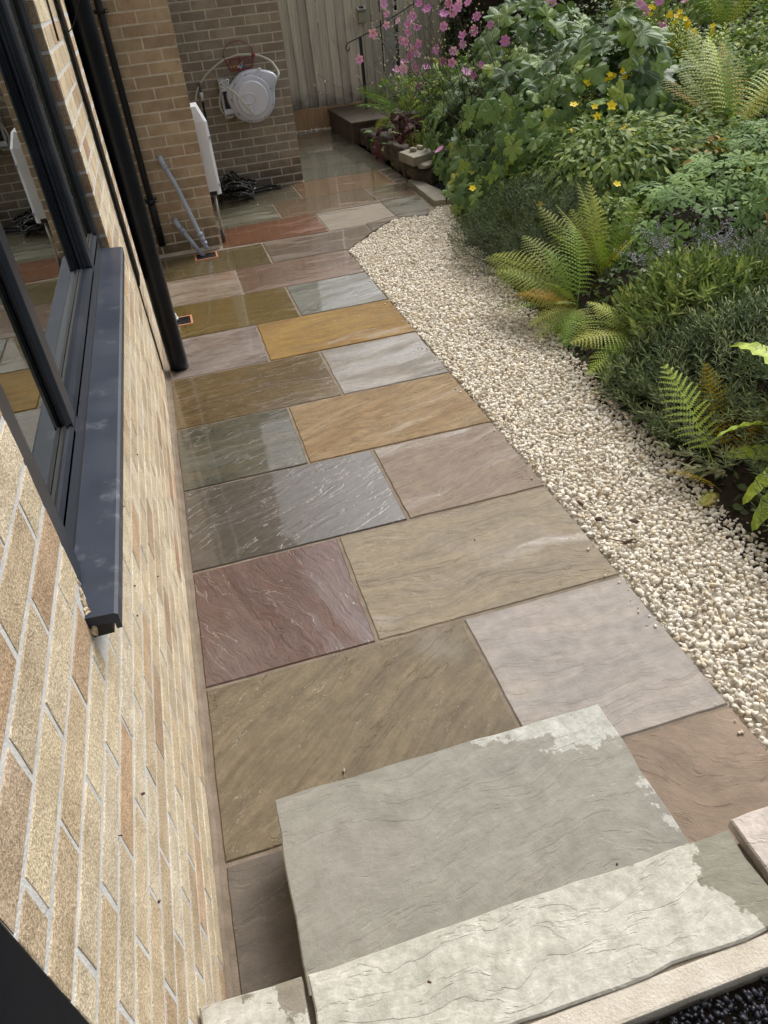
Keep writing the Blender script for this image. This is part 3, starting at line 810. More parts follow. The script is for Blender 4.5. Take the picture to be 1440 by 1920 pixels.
# outer frame
mb = MB()
mb.box((-.12, WY0 - .0, 1.013), (FX, WY1, 1.072))                     # bottom rail
mb.box((-.12, WY0, 1.072), (FX, .122, WZ1))                       # near jamb
mb.box((-.12, 2.17, 1.072), (FX, WY1, WZ1)); mb.box((-.12, .122, 2.24), (FX, 2.17, WZ1))
mb.build('frame', M['frame'], win)
mb = MB(); mb.box((FX - .002, WY0 + .001, 1.02), (-.010, .048, WZ1)); mb.build('trim', M['frame'], win)
def pane(y0, y1, gx, z0=1.072, z1=2.24, name='pane'):
    """glazing with rounded beads, rubber gaskets and the glass itself between y0 and y1"""
    mb = MB()
    # bottom bead slopes from the face down/back to the glass
    for (ya, yb) in ((y0, y1),):
        mb.prism([(FX, z0 + .001), (FX - .006, z0 + .010), (FX - .020, z0 + .014), (gx + .008, z0 + .016), (gx + .008, z0 - .01), (FX, z0 - .01)], ya, yb, 1)
    # side beads
    for yc, s in ((y0, 1), (y1, -1)):
        w = .016
        out = [(FX - .001, yc), (FX - .008, yc + s * w * .7), (gx + .010, yc + s * w), (gx + .010, yc - s * .004), (FX - .001, yc - s * .004)]
        if s < 0: out = out[::-1]
        mb.prism(out, z0 + .016, z1, 2)
    mb.build('bead', M['frame'], win)
    mb = MB()
    mb.box((gx + .001, y0, z0 + .012), (gx + .0085, y1, z0 + .022))
    mb.box((gx + .001, y0 + .01, z0 + .022), (gx + .0085, y0 + .021, z1)); mb.box((gx + .001, y1 - .021, z0 + .022), (gx + .0085, y1 - .010, z1))
    mb.build('gasket', M['rubber'], win)
    mb = MB()   # inner frame behind the glass, seen through it
    mb.box((-.119, y0 - .03, z0 - .04), (gx - .022, y1 + .03, z0 + .012))
    mb.build('inner_frame', M['frame'], win)
    mb = MB(); mb.box((gx - .004, y0 + .002, z0 + .0), (gx, y1 - .002, z1 + .01)); mb.build(name, M['glass'], win)
pane(.122, .505, -.050)
pane(.575, 1.72, -.068)
pane(1.80, 2.17, -.050)
for a, b, xf in ((.505, .575, FX), (1.72, 1.80, FX)):
    mb = MB(); mb.box((-.12, a, 1.0725), (xf, b, 2.24), 0, .004); mb.build('mullion', M['frame'], win)
# opening sash profile stepping back on the wide middle light
for i, (d, xx) in enumerate(((.012, -.040), (.026, -.050), (.040, -.059))):
    mb = MB(); mb.box((-.0675, 1.72 - d, 1.086), (xx, 1.72 - d + .0135, 2.24), 0, .003); mb.build('sash_ridge', M['frame'], win)
for i, (d, xx) in enumerate(((.010, -.038), (.022, -.045))):
    mb = MB(); mb.box((-.0495, .505 - d, 1.086), (xx, .505 - d + .0115, 2.24), 0, .003); mb.build('sash_ridge', M['frame'], win)
# ---- door frame at the near end of the wall
mb = MB(); door = empty('door_frame', (0, -1.2, LZ - .06), 0, 'near black door frame edge at the bottom left beside the cream bricks', 'door frame')
mb.box((-.12, .39, 0), (.002, .509, 2.4), 0, .004); mb.build('jamb', M['door'], door)
mb = MB(); mb.box((-.12, -.75, 2.32), (.002, .388, 2.4)); mb.build('head', M['black_plastic'], door)
mb = MB(); mb.box((-.09, -.75, .0), (-.03, .388, 2.318)); mb.build('door_panel', M['frame'], door)
mb = MB(); mb.box((-.33, -3.0, -.05), (-.002, -1.952, HT)); mb.box((-.33, -1.952, 2.75), (-.002, -.691, HT)); mb.box((-.33, -1.952, -.05), (-.002, -.691, LZ - .062))
mb.build('wall_beyond_door', M['mortar_pale'], house)

# ---- wing wall, plane Y = 5.543, faces -Y
wing = empty('wing_wall', (0, 0, 0), 0, 'brown brick wall carrying the grey waste pipes and the slim black downpipe', 'wall')
brickwork(wing, (0, 5.543), 0, .0, .586, .02, HT, 'brick_brown', (), .097, lambda u, z: z < 1.95)
mb = MB(); mb.box((-.33, 5.5465, -.05), (.5825, 5.60, HT)); mb.box((.30, 5.60, -.05), (.5825, 7.9, HT)); mb.build('mortar', M['mortar_wall'], wing)
brickwork(wing, (.586, 0), math.pi / 2, 5.545, 7.50, .02, HT, 'brick_brown', (), .12, lambda u, z: False, 'side_bricks')
mb = MB(); mb.box((-.9, 5.2, HT), (.80, 8.1, HT + .1)); mb.build('soffit', M['white_plastic'], wing)
# ---- outbuilding wall, plane Y = 7.505, faces -Y
recess = empty('outbuilding_wall', (0, 0, 0), 0, 'weathered grey brown brick wall that carries the hose reel', 'wall')
RT = 2.62
brickwork(recess, (0, 7.505), 0, .59, 1.696, .006, RT, 'brick_grey', (), .03, lambda u, z: z < 2.3)
mb = MB(); mb.box((.584, 7.5085, -.05), (1.6925, 7.70, RT)); mb.box((1.45, 7.70, -.05), (1.6925, 12.0, RT)); mb.build('mortar', M['mortar_wall'], recess)
brickwork(recess, (1.696, 0), math.pi / 2, 7.507, 10.42, .006, RT, 'brick_grey', (), .12, lambda u, z: False, 'side_bricks')
mb = MB(); mb.box((.584, 7.44, RT), (1.76, 12.0, RT + .14)); mb.build('fascia', M['black_plastic'], recess)

for o_ in (house, wing, recess): o_['kind'] = 'thing'

# ================================================================== THINGS ON AND BY THE WALLS
def arc(c, r, a0, a1, e1, e2, n=8):
    c, e1, e2 = Vector(c), Vector(e1), Vector(e2)
    return [c + (e1 * math.cos(a0 + (a1 - a0) * i / n) + e2 * math.sin(a0 + (a1 - a0) * i / n)) * r for i in range(n + 1)]
def smooth_path(pts, n=8):
    """Catmull-Rom through the points"""
    P = [Vector(p) for p in pts]; P = [P[0] * 2 - P[1]] + P + [P[-1] * 2 - P[-2]]; out = []
    for i in range(1, len(P) - 2):
        for j in range(n):
            t_ = j / n
            out.append(.5 * ((2 * P[i]) + (P[i + 1] - P[i - 1]) * t_ + (2 * P[i - 1] - 5 * P[i] + 4 * P[i + 1] - P[i + 2]) * t_ * t_ + (-P[i - 1] + 3 * P[i] - 3 * P[i + 1] + P[i + 2]) * t_ ** 3))
    return out + [P[-2]]

# ---- fat black downpipe
dp = empty('downpipe', (.093, 3.205, 0), 0, 'fat glossy black downpipe standing on the grey pink slab against the house wall', 'downpipe')
mb = MB(); mb.tube([(0, 0, .004), (0, 0, .05), (0, 0, .95), (0, 0, 2.2), (0, 0, 4.9), (0, 0, 5.19)], .0575, 28); mb.build('pipe', M['black_plastic'], dp)
mb = MB(); mb.lathe([(.0575, 0), (.064, .003), (.066, .02), (.066, .05), (.0575, .055)], (0, 0, 2.05), (0, 0, 1), 28); mb.box((-.092, -.012, 2.06), (-.05, .012, 2.09)); mb.build('bracket', M['black_plastic'], dp)
# ---- slim black downpipe on the wing wall
tp = empty('slim_downpipe', (.107, 5.47, 0), 0, 'slim black downpipe that stops short of the path on the brown brick wall', 'downpipe')
mb = MB(); mb.tube([(0, 0, .115), (0, 0, 1.0), (0, 0, 5.1)], .0265, 18); mb.build('pipe', M['black_plastic'], tp)
mb = MB(); mb.tube([(0, 0, .118), (0, 0, .44), (0, 0, .445)], [.031, .031, .027], 18); mb.build('shoe', M['black_plastic'], tp)
for z_ in (.455, 1.735):
    mb = MB(); mb.lathe([(.0268, 0), (.033, .002), (.033, .03), (.0268, .032)], (0, 0, z_), (0, 0, 1), 18)
    mb.box((-.052, -.006, z_ + .004), (.052, .0, z_ + .028), 0, .002); mb.box((-.05, 0, z_ + .006), (-.035, .071, z_ + .026)); mb.box((.035, 0, z_ + .006), (.05, .071, z_ + .026))
    br = mb.build('bracket', M['black_plastic'], tp)
    mb = MB(); mb.lathe([(0.0, -.004), (.005, -.004), (.006, 0)], (.043, -.006, z_ + .016), (0, 1, 0), 8); mb.build('screw', M['steel'], br)
# ---- cable beside the fat pipe
cb = MB(); cp = []
for i in range(50):
    z = .06 + i * .1
    cp.append((.004 + .0015 * math.sin(i * 1.3), 3.08 + .006 * mnoise.noise(Vector((z * 2, 0, 9))), z))
cb.tube(cp, .0042, 6)
tag(cb.build('cable', M['rubber']), 'thin black cable running down the cream bricks beside the fat black pipe', 'cable')
mb = MB(); mb.box((.001, 3.09, .56), (.014, 3.30, 5.15), 0, .003)  # added black strip: the downpipe's shadow on the bricks, built as a shape
tag(mb.build('pipe_shadow_strip', M['black_plastic']), 'flat black strip standing in for the shadow on the cream bricks behind the fat downpipe', 'strip')
cb = MB(); cb.tube([(.006, 2.68, 1.72), (.006, 2.70, 1.8), (.006, 2.72, 1.98), (.006, 2.75, 2.6), (.006, 2.76, 5.1)], .0045, 6)
tag(cb.build('cable', M['rubber']), 'short black cable ending high on the cream bricks next to the window', 'cable')
cb = MB(); cb.tube(smooth_path([(-.001, 3.1, 1.80), (.006, 3.08, 1.835), (.014, 3.08, 1.815), (.012, 3.09, 1.79), (.010, 3.07, 1.752), (.03, 3.07, 1.735), (.062, 3.08, 1.765), (.10, 3.08, 1.83), (.135, 3.09, 1.88), (.15, 3.14, 1.95), (.15, 3.2, 2.0)], 8), .0025, 6)
tag(cb.build('wire', M['rubber']), 'loop of thin dark wire curling across the fat black downpipe', 'wire')

# ---- grey waste pipes
w1 = empty('waste_pipe', (.26, 5.5, .75), 0, 'longer grey plastic waste pipe slanting down the brown wall to the drain', 'waste pipe', 'grey waste pipes draining into the gully')
y_ = 5.485
mb = MB(); mb.tube([(.283, y_, .700), (.335, y_ - .02, .55), (.452, y_ - .075, .075), (.462, y_ - .08, .045)], .0185, 16); o = mb.build('pipe', M['grey_plastic'], w1); o.location = (-.26, -5.5, -.75)
mb = MB(); mb.tube(smooth_path([(.262, 5.56, .765), (.262, 5.51, .765), (.266, y_ + .005, .752), (.280, y_, .715)], 6), .0215, 16)
mb.tube([(.279, y_, .715), (.285, y_, .692)], .0245, 16); o = mb.build('elbow', M['grey_plastic'], w1); o.location = (-.26, -5.5, -.75)
for a, b, r_ in (((.426, y_ - .062, .185), (.434, y_ - .066, .15), .0245), ((.430, y_ - .064, .165), (.447, y_ - .072, .098), .0225), ((.447, y_ - .072, .105), (.453, y_ - .075, .082), .0250)):
    mb = MB(); mb.tube([a, b], r_, 16); o = mb.build('collar', M['grey_plastic'], w1); o.location = (-.26, -5.5, -.75)
w2 = empty('waste_pipe', (.26, 5.5, .25), 0, 'shorter grey plastic waste pipe leaning low beside the longer one', 'waste pipe', 'grey waste pipes draining into the gully')
mb = MB(); mb.tube([(.285, y_, .225), (.425, y_ - .09, -.015)], .0185, 16); o = mb.build('pipe', M['grey_plastic'], w2); o.location = (-.26, -5.5, -.25)
mb = MB(); mb.tube(smooth_path([(.262, 5.56, .282), (.262, 5.51, .282), (.264, y_ + .005, .268), (.284, y_ - .002, .228)], 6), .0215, 16)
mb.tube([(.290, y_ - .004, .218), (.304, y_ - .012, .194)], .0245, 16); o = mb.build('elbow', M['grey_plastic'], w2); o.location = (-.26, -5.5, -.25)
# cream cable
cb = MB(); cb.tube(smooth_path([(.09, 5.535, .215), (.12, 5.53, .236), (.195, 5.53, .267), (.232, 5.53, .325), (.224, 5.53, .40), (.25, 5.53, .435), (.285, 5.53, .446), (.34, 5.53, .437), (.40, 5.53, .437), (.427, 5.53, .43)], 6), .004, 6)
tag(cb.build('cable', M['cable_cream']), 'thin cream cable looping over the brown bricks behind the grey pipes', 'cable')
# ---- gullies
def gully(cx, cy, wx, wy, label):
    t_ = empty('gully', (cx, cy, 0), 0, label, 'drain', 'terracotta drains set in the paving')
    mb = MB(); b = .014; z1 = .006
    mb.box((-wx / 2, -wy / 2, -.008), (wx / 2, -wy / 2 + b, z1), 0, .002); mb.box((-wx / 2, wy / 2 - b, -.008), (wx / 2, wy / 2, z1), 0, .002)
    mb.box((-wx / 2, -wy / 2 + b, -.008), (-wx / 2 + b, wy / 2 - b, z1), 0, .002); mb.box((wx / 2 - b, -wy / 2 + b, -.008), (wx / 2, wy / 2 - b, z1), 0, .002)
    mb.build('surround', M['orange'], t_)
    mb = MB(); mb.box((-wx / 2 + b, -wy / 2 + b, .0006), (wx / 2 - b, wy / 2 - b, .0018)); mb.build('sump', M['rubber'], t_)
    mb = MB(); n = 9
    for i in range(n):
        x = -wx / 2 + b + (wx - 2 * b) * (i + .5) / n
        mb.box((x - .0035, -wy / 2 + b + .012, .0018), (x + .0035, wy / 2 - b - .012, .005))
    mb.box((-wx / 2 + b, -wy / 2 + b, .0018), (wx / 2 - b, -wy / 2 + b + .012, .0052)); mb.box((-wx / 2 + b, wy / 2 - b - .012, .0018), (wx / 2 - b, wy / 2 - b, .0052))
    mb.build('grate', M['black_plastic'], t_)
gully(.44, 5.363, .19, .175, 'orange framed black drain grate under the two grey waste pipes')
gully(.163, 3.968, .125, .165, 'orange framed black drain grate half hidden behind the fat downpipe')
mb = MB(); mb.tube(smooth_path([(-.01, 3.985, .085), (.03, 3.985, .085), (.075, 3.985, .08), (.103, 3.985, .045), (.106, 3.985, .012)], 6), .024, 14)
mb.tube([(.106, 3.985, .03), (.106, 3.985, .012)], .028, 14)
tag(mb.build('waste_outlet', M['white_plastic']), 'white plastic elbow outlet above the drain behind the fat downpipe', 'waste pipe')

# ---- white cover on the side wall
cv = empty('pipe_cover', (.60, 5.80, .4), 0, 'tall narrow white plastic cover box just round the brown brick corner', 'cover box')
mb = MB()
x0_, x1_ = .588, .694; ya_, yb_ = 5.66, 5.98
oz = [(.975 + .0)]
v_ = []
# chamfered body: ring at bottom, shoulder, chamfered top
for z, xx, dy in ((.40, x1_, 0), (.955, x1_, 0), (1.065, x1_ - .045, .03)):
    v_ += [(x0_, ya_ + dy, z), (xx - .022, ya_ + dy, z), (xx, ya_ + dy + .022, z), (xx, yb_ - dy, z), (x0_, yb_ - dy, z)]
f_ = [[4, 3, 2, 1, 0], [10, 11, 12, 13, 14]]
for r_ in (0, 5):
    f_ += [(r_ + i, r_ + (i + 1) % 5, r_ + 5 + (i + 1) % 5, r_ + 5 + i) for i in range(5)]
mb.add([(x - .60, y - 5.80, z - .4) for x, y, z in v_], f_)
mb.build('cover', M['white_plastic'], cv)
for z_ in (.835, .475):
    mb = MB(); mb.box((x1_ - .608, -.139, z_ - .4 - .012), (x1_ - .596, -.120, z_ - .4 + .012), 0, .002); mb.build('clip', M['grey_plastic'], cv)
mb = MB(); mb.box((-.008, -.1405, -.001), (.055, -.12, .03)); mb.build('opening', M['rubber'], cv)
mb = MB(); mb.tube([(.632, 5.70, .41), (.628, 5.69, .06)], .0125, 14)
o = mb.build('supply_pipe', M['steel']); tag(o, 'pale steel pipe running down from the white cover box to the path', 'pipe')
mb = MB(); mb.tube([(.628, 5.69, .10), (.626, 5.69, -.002)], .0165, 14); sl = mb.build('sleeve', M['dark_sleeve'], o)

# ---- hose reel
hr = empty('hose_reel', (1.27, 7.3, .89), 0, 'round pale grey plastic hose reel mounted on the weathered brick wall', 'hose reel')
HO = (1.27, .89)
def L2(pts): return [(x - HO[0], z - HO[1]) for x, z in pts]
outl = L2([(1.05, .80), (1.09, .725), (1.16, .68), (1.24, .662), (1.32, .665), (1.40, .70), (1.46, .76), (1.495, .84), (1.505, .93), (1.54, 1.0), (1.535, 1.055), (1.48, 1.09), (1.38, 1.115), (1.27, 1.118), (1.17, 1.09), (1.10, 1.03), (1.04, .99), (1.02, .90)])
outl = [(p[0], p[1]) for p in smooth_path([(x, z, 0) for x, z in outl + [outl[0]]], 3)][:-1]
def shell(outline, y0, y1, bev):
    """rounded extrusion, front at y0 (towards the camera)"""
    cx = sum(p[0] for p in outline) / len(outline); cz = sum(p[1] for p in outline) / len(outline); n = len(outline); v = []
    lv = [(y1, 1.0), (y0 + bev, 1.0), (y0 + bev * .35, 1 - bev * .9), (y0, 1 - bev * 2.6)]
    for y, s in lv: v += [(cx + (p[0] - cx) * s, y, cz + (p[1] - cz) * s) for p in outline]
    f = [[i for i in range(n)][::-1]] + [(k * n + i, k * n + (i + 1) % n, (k + 1) * n + (i + 1) % n, (k + 1) * n + i) for k in range(3) for i in range(n)] + [[3 * n + i for i in range(n)]]
    return v, [tuple(reversed(q)) for q in f]
mb = MB(); v_, f_ = shell(outl, -.045, .10, .03); mb.add(v_, f_, 0, True); mb.build('body', M['reel'], hr)
mb = MB()
for pr, mi_ in (([(.196, -.02), (.196, .046)], 0), ([(.196, .046), (.190, .052)], 0), ([(.190, .052), (.155, .060)], 0), ([(.155, .060), (.147, .079)], 1), ([(.147, .079), (.0, .086)], 1)):
    mb.lathe(pr, (-.005, -.03, -.005), (0, -1, 0), 56, mi_)
mb.build('disc', [M['reel'], M['reel_light']], hr)
mb = MB()
bp = [(-.045 + .066 * math.cos(a) , -.116, .0 + .046 * math.sin(a)) for a in [2 * math.pi * i / 32 for i in range(33)]]
mb.tube(bp, .0075, 8); mb.prism([(-.045 + .060 * math.cos(a), .0 + .040 * math.sin(a)) for a in [2 * math.pi * i / 24 for i in range(24)]], -.1175, -.113, 1)
mb.build('boss', M['reel_light'], hr)
for i in range(9):
    a = i * 2 * math.pi / 9 + .3
    mb = MB(); mb.lathe([(0, .006), (.005, .006), (.006, 0)], (-.005 + .203 * math.cos(a), -.046, -.005 + .203 * math.sin(a)), (0, -1, 0), 8); mb.build('screw', M['dark_sleeve'], hr)
mb = MB()   # guide bracket on the left
mb.box((-.30, -.03, -.12), (-.19, .05, -.075), 0, .006); mb.box((-.30, -.03, .08), (-.17, .05, .12), 0, .006); mb.box((-.30, .02, -.12), (-.275, .06, .12), 0, .004)
mb.build('bracket', M['reel'], hr)
mb = MB(); mb.box((-.272, -.01, -.074), (-.20, .05, .079)); mb.build('guide_slot', M['rubber'], hr)
mb = MB(); mb.box((-.295, .055, -.17), (-.22, .196, .17), 0, .006); mb.box((-.2, .095, -.08), (.12, .196, .08), 0, .006); mb.build('wall_mount', M['reel'], hr)
for q in ((-.285, .165), (-.215, .19)):
    mb = MB(); mb.lathe([(.018, 0), (.018, .02), (.0, .021)], (q[0], -.03, q[1] - .02), (0, -1, 0), 14); mb.lathe([(.007, .0215), (.0, .022)], (q[0], -.03, q[1] - .02), (0, -1, 0), 10, 1); mb.box((q[0] - .012, -.03, q[1] - .06), (q[0] + .012, .02, q[1] - .02)); mb.build('roller', [M['white_plastic'], M['rubber']], hr)
mb = MB(); mb.tube(smooth_path([(-.283, .0, .17), (-.262, -.09, .14), (-.18, -.165, .075), (-.10, -.175, -.035), (-.035, -.16, -.135)], 6), .0085, 10); mb.build('hose_end', M['hose'], hr)
mb = MB(); mb.tube([(-.045, -.14, -.05), (-.038, -.165, -.128)], .006, 8); mb.build('hose_clip', M['white_plastic'], hr)
mb = MB(); mb.tube(smooth_path([(-.275, .0, .13), (-.318, .01, .02), (-.325, .02, -.07), (-.27, .03, -.15), (-.20, .04, -.14)], 6), .0095, 10); mb.build('hose_loop', M['hose'], hr)
mb = MB(); mb.box((.06, -.03, .175), (.14, .03, .20), 0, .004); mb.build('handle_slot', M['rubber'], hr)
mb = MB(); mb.tube([(.045, -.035, .185), (.115, -.045, .235), (.125, -.045, .225)], .010, 8); mb.build('handle', M['white_plastic'], hr)
mb = MB(); mb.tube(smooth_path([(.70, 7.42, .84), (.739, 7.43, .961), (.794, 7.44, 1.037), (.894, 7.44, 1.126), (1.044, 7.43, 1.208), (1.155, 7.41, 1.236), (1.226, 7.40, 1.247), (1.391, 7.40, 1.228), (1.514, 7.38, 1.169), (1.569, 7.34, 1.085), (1.566, 7.3, 1.039), (1.50, 7.29, 1.003)], 6), .0105, 10)
tag(mb.build('hose', M['hose']), 'cream hose arching over the grey reel from the tap', 'hose')
# ---- tap
tapo = empty('tap', (.79, 7.42, .95), 0, 'brass wall tap with white hose connector left of the grey hose reel', 'tap')
mb = MB(); mb.tube([(0, .085, .06), (0, .02, .06), (0, 0, .05), (0, -.005, .02)], .012, 10); mb.tube([(0, .015, .06), (0, .01, .095)], .009, 8); mb.build('spout', M['dark_sleeve'], tapo)
mb = MB(); mb.box((-.024, .003, .092), (.024, .017, .102), 0, .003); mb.build('handle', M['dark_sleeve'], tapo)
mb = MB(); mb.tube([(0, -.005, .025), (0, -.005, .0), (0, -.005, -.02), (0, -.005, -.05)], [.016, .019, .013, .016], 12); mb.build('connector', M['white_plastic'], tapo)
mb = MB(); mb.tube(smooth_path([(0, -.005, -.05), (-.004, 0, -.12), (-.006, .02, -.25), (-.02, .05, -.45), (-.03, .05, -.94)], 6), .011, 8); mb.build('feed_pipe', M['rubber'], tapo)
# ---- wire basket
bk = empty('wire_basket', (1.235, 7.45, 1.12), 0, 'dark red wire basket of small toys hanging above the grey hose reel', 'basket')
mb = MB()
def arcxz(cx, cz, rx, rz, a0, a1, y, n=14): return [(cx + rx * math.cos(a0 + (a1 - a0) * i / n), y, cz + rz * math.sin(a0 + (a1 - a0) * i / n)) for i in range(n + 1)]
mb.tube([(-.155, .045, .12), (-.115, .045, .0), (.10, .045, .0), (.145, .045, .12)], .004, 6)
mb.tube([(-.155, -.06, .10), (-.115, -.05, .0), (.10, -.05, .0), (.145, -.06, .10), (-.155, -.06, .10)], .004, 6)
mb.tube(arcxz(-.005, .12, .15, .12, 0, math.pi, .045), .003, 6)
mb.tube(arcxz(-.005, .05, .10, .07, 0, math.pi, .04), .003, 6)
for i in range(8):
    x = -.11 + i * .03
    mb.tube([(x * 1.3, .045, .12), (x, .045, 0), (x, -.05, 0), (x * 1.3, -.06, .10)], .0018, 5)
for s in (-1, 1): mb.tube([(-.005 + s * .15, .045, .12), (-.005 + s * .15, -.06, .10)], .004, 6)
mb.build('basket_wire', M['red_wire'], bk)
mb = MB(); mb.box((-.04, -.0, 0.0), (.04, .055, .004)); mb.tube([(0, .054, .12), (0, .054, .0)], .006, 6); mb.build('wall_hook', M['red_wire'], bk)
mb = MB(); mb.lathe([(0, .0), (.016, .004), (.020, .018), (.014, .032), (0, .036)], (.128, -.058, .10), (0, 0, 1), 10); mb.build('knob', M['red_wire'], bk)
def toy(name, loc, m, sc_, label, seed):
    v, f = hull_template(16, .8, seed); v = v * np.array(sc_)
    bm = bmesh.new(); vs = [bm.verts.new(q) for q in v]
    for q in f: bm.faces.new([vs[i] for i in q])
    bmesh.ops.bevel(bm, geom=bm.edges[:], offset=.003, segments=1, affect='EDGES')
    me = bpy.data.meshes.new(name); bm.to_mesh(me); bm.free()
    o = mesh_obj(name, me, M[m], None, loc); return tag(o, label, 'toy')
toy('toy', (1.165, 7.43, 1.15), 'toy_orange', (.055, .04, .05), 'small orange plastic toy lying left in the red wire basket', 81)
toy('toy', (1.25, 7.43, 1.145), 'toy_blue', (.05, .04, .045), 'small blue plastic toy lying in the middle of the wire basket', 82)
toy('toy', (1.215, 7.415, 1.143), 'white_plastic', (.045, .03, .038), 'small white plastic piece between the orange and blue toys', 83)
# ---- coiled hose
t = NT('flecked_hose')
_p = t.tc('Object'); _c = t.n('ShaderNodeTexVoronoi', {'Vector': _p, 'Scale': 45.0}).outputs[0]
t.bsdf(Base_Color=t.mix(t.sstep(_c, .22, .28), (.42, .40, .38), (.008, .008, .009)), Roughness=.45)
M['flecked'] = t.m
pts = []
rr_ = random.Random(5)
for lp in range(13):
    cx = .90 + rr_.uniform(-.06, .07); cy = 7.20 + rr_.uniform(-.08, .05); ra = rr_.uniform(.07, .21); rb = rr_.uniform(.08, .2); ph = rr_.uniform(0, 6.28)
    for i in range(12):
        a = i / 12 * 2 * math.pi
        x = cx + ra * math.cos(a + ph); y = cy + rb * math.sin(a + ph)
        pts.append((max(x, .66), min(y, 7.47), .018 + lp * .0095 + .065 * max(0, math.sin(a * 1.5 + lp)) + .02 * (1 - abs(x - cx) / .25)))
pts += [(1.05, 7.30, .05), (1.15, 7.38, .02), (1.26, 7.44, .016), (1.36, 7.42, .016), (1.43, 7.36, .015), (1.40, 7.32, .015), (1.30, 7.33, .015), (1.2, 7.30, .016), (1.1, 7.26, .015)]
mb = MB(); mb.tube(smooth_path(pts, 3), .0115, 7)
o = mb.build('coiled_hose', M['flecked']); tag(o, 'tangled black flecked expandable hose heaped at the foot of the brick wall', 'hose')
mb = MB(); mb.tube([(1.10, 7.18, .07), (1.12, 7.155, .085)], .013, 10); mb.build('hose_fitting', M['steel'], o)

# ================================================================== FENCE
fence = empty('fence', (3.2, 10.5, 0), 0, 'weathered vertical board fence behind the path and the flower bed', 'fence')
x = 1.62; k = 0; bms = []
for i in range(5):
    mb = MB(); w = .128; wob = [random.uniform(-.002, .002) for _ in range(4)]
    v_ = []
    for z in (.275, .8, 1.4, 2.15):
        d = random.uniform(-.0025, .0025)
        v_ += [(-w / 2 + .004, -.022 + d, z), (w / 2, .0 + d, z), (w / 2, .006 + d, z), (-w / 2 + .004, .006 + d, z)]
    f_ = []
    for r_ in range(3): f_ += [(r_ * 4 + i_, r_ * 4 + (i_ + 1) % 4, r_ * 4 + 4 + (i_ + 1) % 4, r_ * 4 + 4 + i_) for i_ in range(4)]
    f_ += [(3, 2, 1, 0), (12, 13, 14, 15)]
    me = bpy.data.meshes.new('fence_board'); me.from_pydata(v_, [], f_); me.update(); me.materials.append(M['fence']); bms.append(me)
while x < 6.2:
    if not (3.58 < x < 3.72):
        o = bpy.data.objects.new('fence_board', random.choice(bms)); COL.objects.link(o); o.parent = fence
        o.location = (x - 3.2, -.006 + random.uniform(-.002, .002), random.uniform(-.008, .008)); o.rotation_euler = (0, random.uniform(-.006, .006), random.uniform(-.01, .01))
    x += .1235
mb = MB(); mb.box((-1.58, -.018, -.03), (.365, .006, .272), 0, .003); mb.build('gravel_board', M['gravelboard'], fence)
mb = MB(); mb.box((.53, -.018, -.03), (3.1, .006, .272), 0, .003); mb.build('gravel_board', M['gravelboard'], fence)
mb = MB(); mb.box((.372, -.05, -.05), (.52, .08, 2.2), 0, .006); mb.build('post', M['post'], fence)
for z in (.5, 1.2, 1.9):
    mb = MB(); mb.box((-1.58, .008, z), (3.0, .05, z + .09)); mb.build('rail', M['fence'], fence)
# solar light
sl = empty('solar_light', (3.275, 10.48, 1.30), 0, 'small silver solar light with a dark panel, fixed to the fence boards', 'solar light')
mb = MB(); mb.prism([(.0, -.10), (-.045, -.09), (-.055, .02), (-.07, .055), (.0, .085)], -.05, .05, 0); mb.build('body', M['steel'], sl)
mb = MB(); mb.prism([(-.072, .055), (-.074, .062), (-.004, .092), (-.0, .085)], -.052, .052, 0); mb.build('top', M['white_plastic'], sl)
mb = MB(); mb.prism([(-.066, .0665), (-.0665, .0685), (-.0125, .0915), (-.012, .0895)], -.034, .034, 0); mb.build('solar_panel', M['iron'], sl)
# handrail
hd = empty('handrail', (3.1, 9.95, .25), 0, 'black iron handrail with a scrolled end in front of the fence', 'handrail')
mb = MB(); rp = [(-.155, 0, .735), (-.165, 0, .705), (-.19, 0, .70), (-.205, 0, .73), (-.195, 0, .76), (-.155, 0, .79), (0, 0, .835), (.2, 0, .90), (.5, 0, 1.02), (.9, 0, 1.18)]
mb.tube(smooth_path(rp, 6), .0065, 8); mb.build('rail', M['iron'], hd)
mb = MB(); mb.box((-.020, -.010, -.26), (.020, .010, .835), 0, .002); mb.build('post', M['iron'], hd)
# sleeper step at the back
bs = empty('stone_step', (3.0, 9.7, 0), 0, 'low dark stone step under the fern by the fence', 'step')
mb = MB(); mb.box((-.33, -.63, -.02), (.6, .76, .215), 0, .006); mb.build('riser', M['sleeper'], bs)
mb = MB(); mb.box((-.345, -.65, .2155), (.6, .76, .25), 0, .006); mb.build('tread', M['sleeper'], bs)

